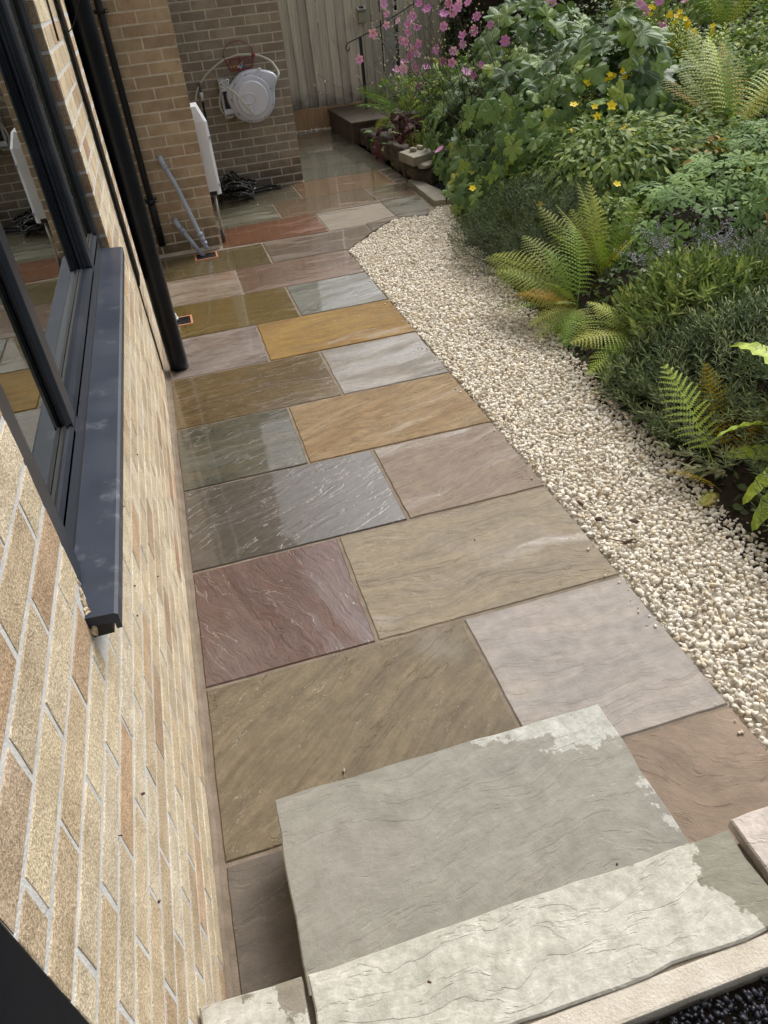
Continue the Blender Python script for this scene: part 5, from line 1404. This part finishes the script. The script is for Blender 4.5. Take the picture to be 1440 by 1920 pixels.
# foliage of the airy one
P = np.array([(3.6 + rg.gauss(0, .34), 8.0 + rg.gauss(0, .4), 0) for _ in range(1500)]); P[:, 2] = [bed_h(x, y) + rg.uniform(.05, .62) for x, y, _ in P]
o = scatter('foliage', [PAL[0], blade(1, .5, 3), blade(1, .3, 3)], P - np.array(leftp.location), rots(1500, rng.normal(.3, .5, 1500), None, rng.normal(0, .6, 1500)), rng.uniform(.03, .085, 1500), L['hypericum_leaf'], leftp, smooth=True); o['kind'] = 'stuff'

# ---- hypericum
BL1 = [blade(1, .42, 4, .22, .25), blade(1, .36, 4, .35, .2)]
hyp, htop = leafy('hypericum', (3.52, 4.40), .86, .90, .38, BL1, L['hypericum_leaf'], .078, 2800, 'low shrub with opposite green leaves and large yellow flowers', 'shrub', None, 145, None, 9, outward=.8, tiltnoise=.45, whorl=2, inner=.5)
YB = [(3.436, 4.7, 0.839), (3.706, 4.6, 0.809), (3.535, 4.3, 0.727), (3.207, 3.6, 0.51), (2.838, 4.0, 0.347), (3.709, 4.4, 0.68), (2.53, 4.55, 0.393), (3.617, 4.7, 0.802), (3.589, 4.6, 0.75), (3.382, 4.6, 0.673)]
yel = [flower_mesh('flower', 5, 1.0, .8, M['petal_yellow'], M['stamen'], .15, .2)]
flowers_on(hyp, YB, yel, .032, M['stem_green'], lambda p: (p[0] + .03, p[1] + .05, bed_h(p[0], p[1]) + .05), .0022, .25, face=(-.3, -.5, .7))
buds = MB()
for i in range(70):
    x, y = rand_in(3.3, 4.3, .8, .8, rg); q = Vector((x, y, htop(x, y) + .015)) - hyp.location
    buds.lathe([(0, -.009), (.008, -.003), (.008, .003), (0, .010)], q[:], (rg.gauss(0, .4), rg.gauss(0, .4), 1), 7)
o = buds.build('flower_buds', L['lime_leaf'], hyp); o['kind'] = 'stuff'
# ---- yellow loosestrife spikes further back
YS = [(3.904, 5.0, 0.962), (4.026, 5.0, 0.985), (4.25, 5.0, 0.756), (4.329, 5.0, 0.691), (4.101, 5.0, 0.805), (5.092, 6.0, 0.988), (5.238, 6.0, 0.925), (5.015, 6.0, 0.906), (5.042, 6.0, 0.873), (5.057, 6.0, 1.237), (5.156, 6.0, 1.24), (5.221, 6.0, 1.18), (5.324, 6.0, 1.078), (5.256, 6.0, 1.143), (4.849, 6.0, 1.31), (5.531, 6.0, 1.094), (5.138, 6.0, 0.914), (4.983, 6.0, 0.931), (5.122, 6.0, 1.21), (3.697, 5.0, 0.949), (4.088, 5.0, 0.795), (5.056, 6.0, 0.932), (4.8, 5.0, 0.559), (4.676, 5.0, 0.616)]
def spikes(pts, label, seed):
    cx = sum(p[0] for p in pts) / len(pts); cy = sum(p[1] for p in pts) / len(pts)
    root = empty('loosestrife', (cx, cy + .1, bed_h(cx, cy)), 0, label, 'flowering plant'); rg2 = random.Random(seed); P, Rm, S = [], [], []; segs = []
    for p in pts:
        for q in range(5):
            t0 = Vector((p[0] + rg2.gauss(0, .05 * q), p[1] + rg2.gauss(0, .06 * q), p[2] - .03 * q)); b0 = Vector((t0.x + .08 + rg2.gauss(0, .05), t0.y + .08, bed_h(t0.x, t0.y)))
            segs.append((b0[:], t0[:], (0, 0, 0)))
            for k in range(16):
                f = .35 + .65 * k / 16; c = b0.lerp(t0, f)
                for s_ in range(2):
                    P.append(c[:]); a = k * 1.57 + s_ * math.pi; Rm.append(np.array(basis((math.cos(a) * -.7, math.sin(a) * -.7, .8), a))); S.append(.080 * (1.25 - f) + .012)
        place('flower', yel[0], root, p, (-.3 + rg2.gauss(0, .3), -.5, .6), rg2.random() * 6, .026)
        for k in range(3): place('flower', yel[0], root, (p[0] + rg2.gauss(0, .016), p[1] - .01, p[2] - rg2.uniform(.01, .06)), (-.4 + rg2.gauss(0, .3), -.6, .4), rg2.random() * 6, .018)
    o = scatter('foliage', BL1, np.array(P) - np.array(root.location), np.array(Rm), np.array(S), L['lime_leaf'], root, smooth=True); o['kind'] = 'stuff'
    stems(root, segs, M['stem_green'], .0022)
spikes([p for p in YS if p[1] < 5.5], 'light green upright stems with small yellow flowers behind the low shrub', 1)
spikes([p for p in YS if p[1] > 5.5], 'tall yellow flowered stems near the top right beside the pink blooms', 2)

# ---- feathery dark mounds
def needles(name, c, rx, ry, h, m, n, size, label, seed, cat='shrub', group=None, W=.10, stem='stem_dark'):
    rg2 = np.random.default_rng(seed); cx, cy = c; tufts = n // 12
    root = empty(name, (cx, cy, bed_h(cx, cy)), 0, label, cat, group); P, Rm, S, segs = [], [], [], []
    r2 = random.Random(seed)
    for i in range(tufts):
        x, y = rand_in(cx, cy, rx, ry, r2); zt = bed_h(x, y) + dome(cx, cy, rx, ry, h, x, y) * (.8 + .35 * mnoise.noise(Vector((x * 5, y * 5, seed)))); zb = bed_h(x, y)
        f = 1 - r2.random() ** 2 * .6; z = zb + (zt - zb) * f
        ax = Vector(((x - cx) / rx * .7 + r2.gauss(0, .3), (y - cy) / ry * .7 + r2.gauss(0, .3), .9)).normalized()
        if i % 6 == 0: segs.append((((x + cx) / 2, (y + cy) / 2, zb), (x, y, z), (0, 0, 0)))
        for k in range(12):
            t_ = k / 12; a = k * 2.4; c_ = Vector((x, y, z)) + ax * (t_ * size * 1.6)
            sid = Vector((math.cos(a), math.sin(a), 0)); d = (sid + ax * (.5 + t_)).normalized()
            nn = d.cross(sid.cross(ax) if abs(sid.cross(ax).length) > .01 else Vector((0, 0, 1))).normalized()
            xx = d; zz_ = (ax - xx * ax.dot(xx)).normalized(); yy_ = zz_.cross(xx)
            P.append(c_[:]); Rm.append(np.array(Matrix((xx, yy_, zz_)).transposed())); S.append(size * r2.uniform(.6, 1.2))
    o = scatter('foliage', [blade(1, W, 2, .15, .2)], np.array(P) - np.array(root.location), np.array(Rm), np.array(S), m, root, rnd=np.repeat(rg2.random(tufts), 12) * .6 + rg2.random(len(P)) * .4, smooth=True); o['kind'] = 'stuff'
    stems(root, segs, M[stem], .002, 'stems')
    return root
needles('feathery_shrub', (2.68, 3.86), .48, .80, .42, L['needle'], 15000, .050, 'dark feathery mound spreading over the gravel left of the ferns', 21, W=.075)
needles('lavender', (2.58, 1.30), .44, .72, .34, L['needle_blue'], 12000, .056, 'blue green narrow leaved mound at the right edge above the strap leaves', 22, W=.10)
needles('lavender', (3.35, 1.75), .55, .6, .36, L['needle_blue'], 9000, .05, 'second blue green mound farther right, touching the picture edge', 24, W=.10)
needles('lavender', (2.50, .45), .36, .50, .30, L['needle_blue'], 8000, .056, 'dark narrow leaved mound behind the strap leaves at the lower right edge', 27, W=.10)
needles('aster', (2.76, 2.06), .32, .30, .31, L['narrow_leaf'], 3600, .078, 'fresh green clump of narrow leaves with pale spent flower heads', 23, 'flowering plant', W=.17, stem='stem_green')
needles('aster', (2.36, 1.72), .20, .24, .18, L['needle_blue'], 2200, .05, 'small olive green tuft at the gravel edge below the low fern', 26, 'flowering plant', W=.2, stem='stem_green')

# ---- cranesbill
ger, gt = leafy('cranesbill', (3.52, 3.10), .72, .62, .26, CUT, L['geranium_leaf'], .092, 60, 'patch of deeply cut grey green leaves in the middle right of the bed', 'leafy plant', None, 120, CUT, 31, outward=.5, tiltnoise=.28, stem_m='stem_green')
g2, _t = leafy('cranesbill', (4.35, 3.3), .62, .55, .25, CUT, L['geranium_leaf'], .085, 30, 'second patch of deeply cut leaves at the right picture edge', 'leafy plant', None, 70, CUT, 32, outward=.5, tiltnoise=.3, stem_m='stem_green')

# ---- ferns
FR = [frond(18, 1, .24, .42, 7, s, .2 + .05 * s, .75) for s in range(3)]
FRU = [frond(18, 1, .22, .18, 7, 10 + s, .25, .9) for s in range(2)]
FRO = [frond(12, 1, .26, .25, 9, 20, .35, .95)]
def fern(name, base, tips, mkeys, label, W=1.0, temps=None, group='ferns in the flower bed', seed=0, dx=0.0):
    """fronds aimed from the crown at each tip"""
    base = (base[0] + dx, base[1], base[2]); tips = [(q[0] + dx, q[1], q[2]) for q in tips]
    rg2 = random.Random(seed); root = empty(name, base, 0, label, 'fern', group)
    ms = {k: [tmesh('frond', tv, tf, L[k]) for tv, tf in (temps or FR)] for k in set(mkeys)}
    tv0 = [t_[0][:, 0].max() for t_ in (temps or FR)]
    for i, tp in enumerate(tips):
        b, t_ = Vector(base), Vector(tp); k = mkeys[i % len(mkeys)]; j = rg2.randrange(len(ms[k])); tv = (temps or FR)[j][0]
        e = tv[tv[:, 0].argmax()]; el = math.hypot(e[0], e[2]); ea = math.atan2(e[2], e[0])
        d = t_ - b; D = d.length; yaw = math.atan2(d.y, d.x); pit = math.asin(max(-1, min(1, d.z / D)))
        M4 = Matrix.Rotation(yaw, 4, 'Z') @ Matrix.Rotation(-(pit - ea), 4, 'Y') @ Matrix.Rotation(rg2.gauss(0, .35), 4, 'X')
        s = D / el
        o = bpy.data.objects.new('frond', ms[k][j]); COL.objects.link(o); o.parent = root
        o.matrix_local = M4 @ Matrix.Diagonal((s, s * W, s, 1))
        o.location = (rg2.uniform(-.015, .015), rg2.uniform(-.015, .015), rg2.uniform(0, .02))
    return root
G1 = ['fern', 'fern', 'fern_green']
fern('fern', (2.52, 2.66, .10), [(2.33, 3.30, .33), (2.20, 3.05, .30), (2.12, 2.74, .12), (2.16, 2.50, .05), (2.28, 2.28, .06), (2.26, 3.02, .18), (2.48, 2.20, .05), (2.42, 3.16, .42), (2.60, 3.10, .48), (2.30, 2.62, .30), (2.12, 2.95, .06), (2.20, 2.78, .24), (2.34, 2.50, .22), (2.16, 2.62, .10), (2.24, 3.24, .22), (2.38, 3.34, .30), (2.46, 2.9, .40)], ['fern', 'fern', 'fern_green', 'fern', 'fern_green', 'fern_gold'], 'yellow green fern spilling over the middle of the gravel', 1.15, seed=1, dx=-.09)
fern('fern', (2.80, 2.92, .16), [(2.67, 3.12, .68), (2.78, 3.25, .66), (2.92, 3.10, .62), (2.62, 2.95, .60), (2.95, 2.78, .45), (2.70, 3.45, .52), (2.84, 2.62, .48), (2.55, 3.2, .55), (3.05, 3.0, .5), (2.6, 2.8, .52), (2.74, 3.0, .66), (2.48, 3.0, .46), (2.86, 3.3, .5)], ['fern', 'fern', 'fern_green', 'fern', 'fern_pale', 'fern', 'fern_gold'], 'upright yellow green fern standing in the centre of the bed', 1.0, FRU, seed=2, dx=-.06)
fern('fern', (2.62, 2.08, .10), [(2.16, 2.08, .20), (2.22, 1.92, .08), (2.34, 1.84, .03), (2.24, 2.24, .24), (2.45, 1.84, .05), (2.52, 2.36, .26), (2.40, 2.30, .30), (2.30, 2.02, .18), (2.36, 2.14, .24), (2.28, 1.84, .05)], ['fern', 'fern_pale', 'fern', 'fern_green'], 'small light fern leaning over the gravel below the larger one', 1.2, seed=3, dx=-.10)
fern('fern', (4.55, 4.25, .55), [(5.0, 5.35, 1.18), (4.55, 5.1, 1.08), (4.9, 4.9, 1.12), (4.35, 4.95, .95), (5.2, 4.9, 1.0), (4.2, 4.7, .85), (5.1, 4.5, .95), (4.75, 5.3, 1.02), (4.4, 4.35, 1.0), (4.1, 4.4, .8), (4.6, 5.0, 1.15), (5.0, 5.1, 1.05), (4.3, 5.1, .9)], ['fern', 'fern_pale', 'fern_green', 'fern', 'fern_pale', 'fern_gold'], 'tall golden green fern at the right edge behind the cut leaved plant', .9, FRU, seed=4)
fern('fern', (6.9, 7.6, .80), [(6.3, 8.2, 1.45), (6.6, 8.6, 1.5), (7.1, 8.4, 1.5), (7.5, 8.0, 1.4), (6.2, 7.6, 1.35), (6.5, 7.2, 1.3), (7.4, 7.2, 1.3), (6.95, 7.1, 1.35)], ['fern_green', 'fern'], 'far green fern in the top right corner of the bed', 1.1, seed=5)
fern('fern', (5.75, 7.3, .75), [(5.5, 7.7, 1.35), (5.75, 7.9, 1.4), (6.0, 7.6, 1.35), (5.45, 7.2, 1.2), (6.1, 7.2, 1.2)], ['fern', 'fern_green'], 'upright far fern just right of the tall yellow flowers', 1.0, FRU, seed=6)
fern('fern', (3.22, 8.75, .30), [(2.75, 8.75, .62), (2.72, 8.95, .45), (2.78, 8.50, .22), (3.0, 8.3, .35), (3.0, 9.25, .66), (3.3, 9.3, .75), (3.5, 8.9, .6), (2.86, 8.35, .5), (3.25, 8.35, .55), (2.8, 9.2, .55)], ['fern_green', 'fern_green', 'fern'], 'green fern arching over the dark back step near the fence', 1.15, seed=7)
fern('fern', (3.42, 8.1, .30), [(3.15, 7.75, .42), (3.3, 7.6, .5), (3.6, 7.7, .5), (3.2, 8.1, .6)], ['fern_green'], 'little fern between the purple plant and the pink anemones', 1.1, seed=8)
# lone pale frond and browned frond by the gravel
fern('fern_frond', (2.185, .95, .07), [(2.185, 1.31, .42)], ['fern_pale'], 'single pale green frond standing upright above the strap leaves', .95, FRO, None, 9)
fern('fern_frond', (2.25, .98, .08), [(2.40, 1.22, .40), (2.46, 1.05, .34)], ['fern_gold'], 'browned frond leaning right behind the pale single frond', 1.1, [FRU[1]], None, 10)
fern('fern_frond', (2.14, .87, .02), [(1.97, 1.04, .05), (2.0, .84, .04), (2.04, .78, .035)], ['fern_gold', 'fern', 'fern_gold'], 'brown green fronds lying flat on the cream gravel', 1.2, [FR[2]], None, 11)

# ---- hart's tongue
def strapmesh(seed):
    rg2 = random.Random(seed); v = []; f = []; n = 30
    for i in range(n + 1):
        t_ = i / n; w = .062 * (math.sin(math.pi * (t_ * .86 + .12)) ** .55) * (1 + .12 * math.sin(i * 1.9 + seed)) if i < n else .0
        th = 1.0 - 1.9 * t_; x = sum(math.cos(1.0 - 1.9 * k / n) for k in range(i)) / n; z = sum(math.sin(1.0 - 1.9 * k / n) for k in range(i)) / n
        rf = .012 * math.sin(i * 2.1 + seed)
        v += [(x, w, z + .012 + rf), (x, w * .5, z + rf * .4 + (.004 if i % 2 else 0)), (x, 0, z - .004), (x, -w * .5, z - rf * .4 + (.004 if i % 2 else 0)), (x, -w, z + .012 - rf)]
    for i in range(n):
        for k in range(4):
            a = i * 5 + k; f += [(a, a + 1, a + 6), (a, a + 6, a + 5)]
    return np.array(v), np.array([q[::-1] for q in f])
ST = [strapmesh(s) for s in range(3)]
fern('harts_tongue', (2.50, .74, .12), [(2.42, 1.30, .43), (2.15, .94, .24), (2.11, .70, .09), (2.07, .62, .04), (2.22, .98, .14), (2.75, 1.25, .35), (2.45, .35, .10), (2.85, .6, .25)], ['strap'], 'glossy lime strap shaped leaves at the right edge', 1.3, ST, None, 12)

# ---- heuchera, silver plants, moss
leafy('heuchera', (2.95, 8.02), .28, .42, .24, [PAL[3], palmate(5, .25, 3, .08, .2, 4)], L['heuchera_leaf'], .062, 190, 'dark purple red leaved plant on the edging stones by the path', 'leafy plant', None, 70, [PAL[3], palmate(5, .25, 3, .08, .2, 4)], 41, outward=1.0, tiltnoise=.5)
leafy('mossy_cushion', (2.98, 7.42), .27, .36, .12, [blade(1, .3, 2)], L['moss'], .028, 3000, 'yellow green mossy cushion behind the stacked grey slab', 'moss', None, 0, None, 42, outward=1.0, tiltnoise=.8)
leafy('ivy', (3.35, 7.15), .42, .5, .30, [PAL[3]], L['hypericum_leaf'], .05, 260, 'mid green ivy leaves behind the mossy cushion', 'climbing plant', None, 90, [PAL[3], PAL[0]], 43, outward=1.0, tiltnoise=.5)
sp = []; P, Rm, S = [], [], []
sil = empty('silver_plant', (2.38, 1.0, .04), 0, 'silvery grey stem with pale leaves lying across the edge of the gravel', 'leafy plant')
for (a, b) in (((2.25, 1.02, .09), (2.285, 1.75, .07)), ((2.22, .98, .06), (2.10, 1.22, .05)), ((2.25, 1.05, .09), (2.20, 1.50, .07)), ((2.22, .94, .05), (2.12, 1.05, .04))):
    sp.append((a, b, (-.02, 0, .03)))
    for k in range(60):
        c = Vector(a).lerp(Vector(b), rg.random()) + Vector((-.01, 0, .03)) * rg.random(); aa = math.atan2(b[1] - a[1], b[0] - a[0]) + rg.choice((-1, 1)) * rg.uniform(.2, .9)
        P.append(c[:]); Rm.append(np.array(basis((rg.gauss(0, .5), rg.gauss(0, .5), 1), aa))); S.append(rg.uniform(.02, .055))
stems(sil, sp, M['stem_pale'], .003)
scatter('leaves', [blade(1, .22, 3, .2, .3)], np.array(P) - np.array(sil.location), np.array(Rm), np.array(S), L['silver_leaf'], sil, smooth=True)

# ---- statice: haze of tiny mauve flowers on wiry stems
lil = empty('statice', (3.05, 2.5, bed_h(3.05, 2.5)), 0, 'haze of tiny mauve flowers on wiry stems between fern and green clump', 'flowering plant')
sg = []; P = []
for i in range(46):
    b = Vector((3.05 + rg.gauss(0, .08), 2.5 + rg.gauss(0, .08), .2)); a = rg.uniform(0, 6.28); t_ = b + Vector((math.cos(a) * rg.uniform(.1, .38), math.sin(a) * rg.uniform(.1, .36), rg.uniform(.16, .34)))
    sg.append((b[:], t_[:], (0, 0, .03)))
    for k in range(7):
        q = b.lerp(t_, rg.uniform(.55, 1)); e = q + Vector((rg.gauss(0, .05), rg.gauss(0, .05), rg.uniform(.0, .05))); sg.append((q[:], e[:], (0, 0, .005)))
        for j in range(11): P.append((q.lerp(e, rg.random()) + Vector((rg.gauss(0, .006), rg.gauss(0, .006), rg.gauss(0, .006))))[:])
stems(lil, sg, M['stem_green'], .0011, 'wiry_stems', 4)
n_ = len(P); o = scatter('tiny_flowers', [hull_template(7, 1, 5)], np.array(P) - np.array(lil.location), rots(n_), rng.uniform(.005, .0105, n_), L['mauve_flower'], lil); o['kind'] = 'stuff'
# spent daisy heads
asr = empty('daisy', (2.75, 1.95, bed_h(2.75, 1.95)), 0, 'thin pale stalks with spent whitish flower heads above the green clump', 'flowering plant')
dm_ = [flower_mesh('flower_head', 9, 1.0, .35, M['white_petal'], M['stem_pale'], .3, .45)]
flowers_on(asr, [(2.62, 2.28, .42), (2.52, 2.12, .40), (2.78, 2.32, .48), (2.66, 2.05, .46), (2.98, 2.05, .50), (3.12, 2.45, .62), (3.22, 2.40, .62), (2.9, 1.85, .5)], dm_, .013, M['stem_pale'], lambda p: (p[0] + .06, p[1] - .12, bed_h(p[0], p[1]) + .08), .0018, .2, 'flower_head', (0, -.2, 1))

# ---- fillers: named shrubs behind
BL2 = [blade(1, .40, 3, .2, .25), blade(1, .5, 3, .3, .2)]
fill = [((4.95, 5.55), .8, .75, .42, 'hypericum_leaf', .075, 2400, 'bushy mid green plant left of the tall golden fern', 51),
        ((5.9, 6.1), .85, .85, .40, 'narrow_leaf', .08, 2200, 'light green bushy plant behind the tall golden fern', 52),
        ((4.15, 4.25), .55, .6, .22, 'hypericum_leaf', .07, 1700, 'low green plant at the foot of the tall golden fern', 53),
        ((5.9, 4.6), 1.0, .9, .42, 'narrow_leaf', .085, 1900, 'light green shrub right of the tall golden fern', 54),
        ((7.6, 6.2), 1.3, 1.2, .5, 'hypericum_leaf', .10, 2000, 'broad green shrub near the right picture edge far back', 55),
        ((7.9, 9.6), 1.6, 1.4, .6, 'narrow_leaf', .12, 2200, 'pale green shrub in the far top right corner', 56),
        ((5.6, 8.9), 1.1, 1.0, .50, 'cover_leaf', .09, 2200, 'dull green shrub behind the big anemone clump', 57),
        ((3.95, 2.25), .55, .5, .25, 'cover_leaf', .06, 2200, 'straggly dark plant right of the mauve haze', 58),
        ((3.3, .55), .7, .9, .35, 'narrow_leaf', .06, 2200, 'green clump beyond the right edge near the camera', 59),
        ((2.95, 3.35), .32, .35, .26, 'narrow_leaf', .05, 1500, 'small leafy sprig behind the upright fern', 60),
        ((4.4, 8.9), .8, .7, .45, 'hypericum_leaf', .085, 1500, 'green leafy plant between fence and big anemone clump', 61)]
for c, rx, ry, h, mk, sz, n, lb, sd in fill:
    leafy('garden_shrub', c, rx, ry, h, BL2, L[mk], sz, n, lb, 'shrub', 'shrubs filling the bed', 0, None, sd, outward=.8, tiltnoise=.5, inner=.6, low=.2)
# dead leaves
P = [(4.0 + rg.gauss(0, .16), 3.75 + rg.gauss(0, .10), .62 + rg.gauss(0, .02)) for _ in range(34)] + [(3.72 + rg.gauss(0, .14), 2.62 + rg.gauss(0, .12), .52 + rg.gauss(0, .03)) for _ in range(26)]
dl = empty('dead_leaves', (3.9, 3.3, .5), 0, 'curled brown dead leaves caught among the cut leaved plants', 'dead leaves')
mz = tmesh('leaf', *blade(1, .4, 4, .5, .5), L['dead_leaf'])
for p in P: place('leaf', mz, dl, p, (rg.gauss(0, .6), rg.gauss(0, .6), 1), rg.random() * 6.28, rg.uniform(.05, .10))
mz = tmesh('leaf', *blade(1, .4, 4, .3, .3), L['red_leaf'])
rl = empty('red_leaves', (4.3, 4.9, .7), 0, 'rust red leaves glowing behind the yellow flowers', 'leaves')
for p in [(4.45 + rg.gauss(0, .06), 4.95 + rg.gauss(0, .06), .80 + rg.gauss(0, .04)) for _ in range(16)] + [(4.1 + rg.gauss(0, .07), 4.35 + rg.gauss(0, .07), .68 + rg.gauss(0, .03)) for _ in range(10)]:
    place('leaf', mz, rl, p, (rg.gauss(0, .5), rg.gauss(0, .5) - .3, 1), rg.random() * 6.28, rg.uniform(.04, .08))

# ---- dark hedge and trees closing the garden
def hedge(name, c, rx, ry, h, n, size, label, seed):
    r2 = random.Random(seed); root = empty(name, (c[0], c[1], 0), 0, label, 'hedge'); P = []
    for i in range(n):
        a, b, q = r2.uniform(-1, 1), r2.uniform(-1, 1), r2.random()
        k = max(abs(a), abs(b), q); 
        if k < .8: a /= k; 
        bump_ = 1 + .12 * mnoise.noise(Vector((a * 3, b * 3, q * 3 + seed)))
        P.append((a * rx * bump_, b * ry * bump_, .2 + q * h * bump_))
    n_ = len(P); o = scatter('crown', [blade(1, .5, 2, .2, .3)], np.array(P), rots(n_, rng.normal(.3, .7, n_), None, rng.normal(0, .7, n_)), rng.uniform(.6, 1.2, n_) * size, L['hedge_leaf'], root); o['kind'] = 'stuff'
    mb = MB(); mb.box((-rx * .8, -ry * .8, 0), (rx * .8, ry * .8, h * .85), 0, .1); mb.build('core', M['soil'], root)
    mb = MB(); mb.tube([(0, 0, 0), (0, 0, h * .5), (.1, 0, h)], [.12, .09, .03], 8); mb.build('trunk', M['stem_dark'], root)
hedge('hedge', (8.4, 13.2), 4.2, .8, 3.0, 15000, .12, 'very dark hedge closing the garden behind the anemones', 3)
hedge('hedge', (13.5, 8.0), .9, 6.0, 3.2, 12000, .14, 'dark hedge along the far right side of the garden', 4)
hedge('hedge', (5.6, 10.3), 1.15, .45, 1.7, 6000, .08, 'dark shrub in front of the fence behind the pink flowers', 5)
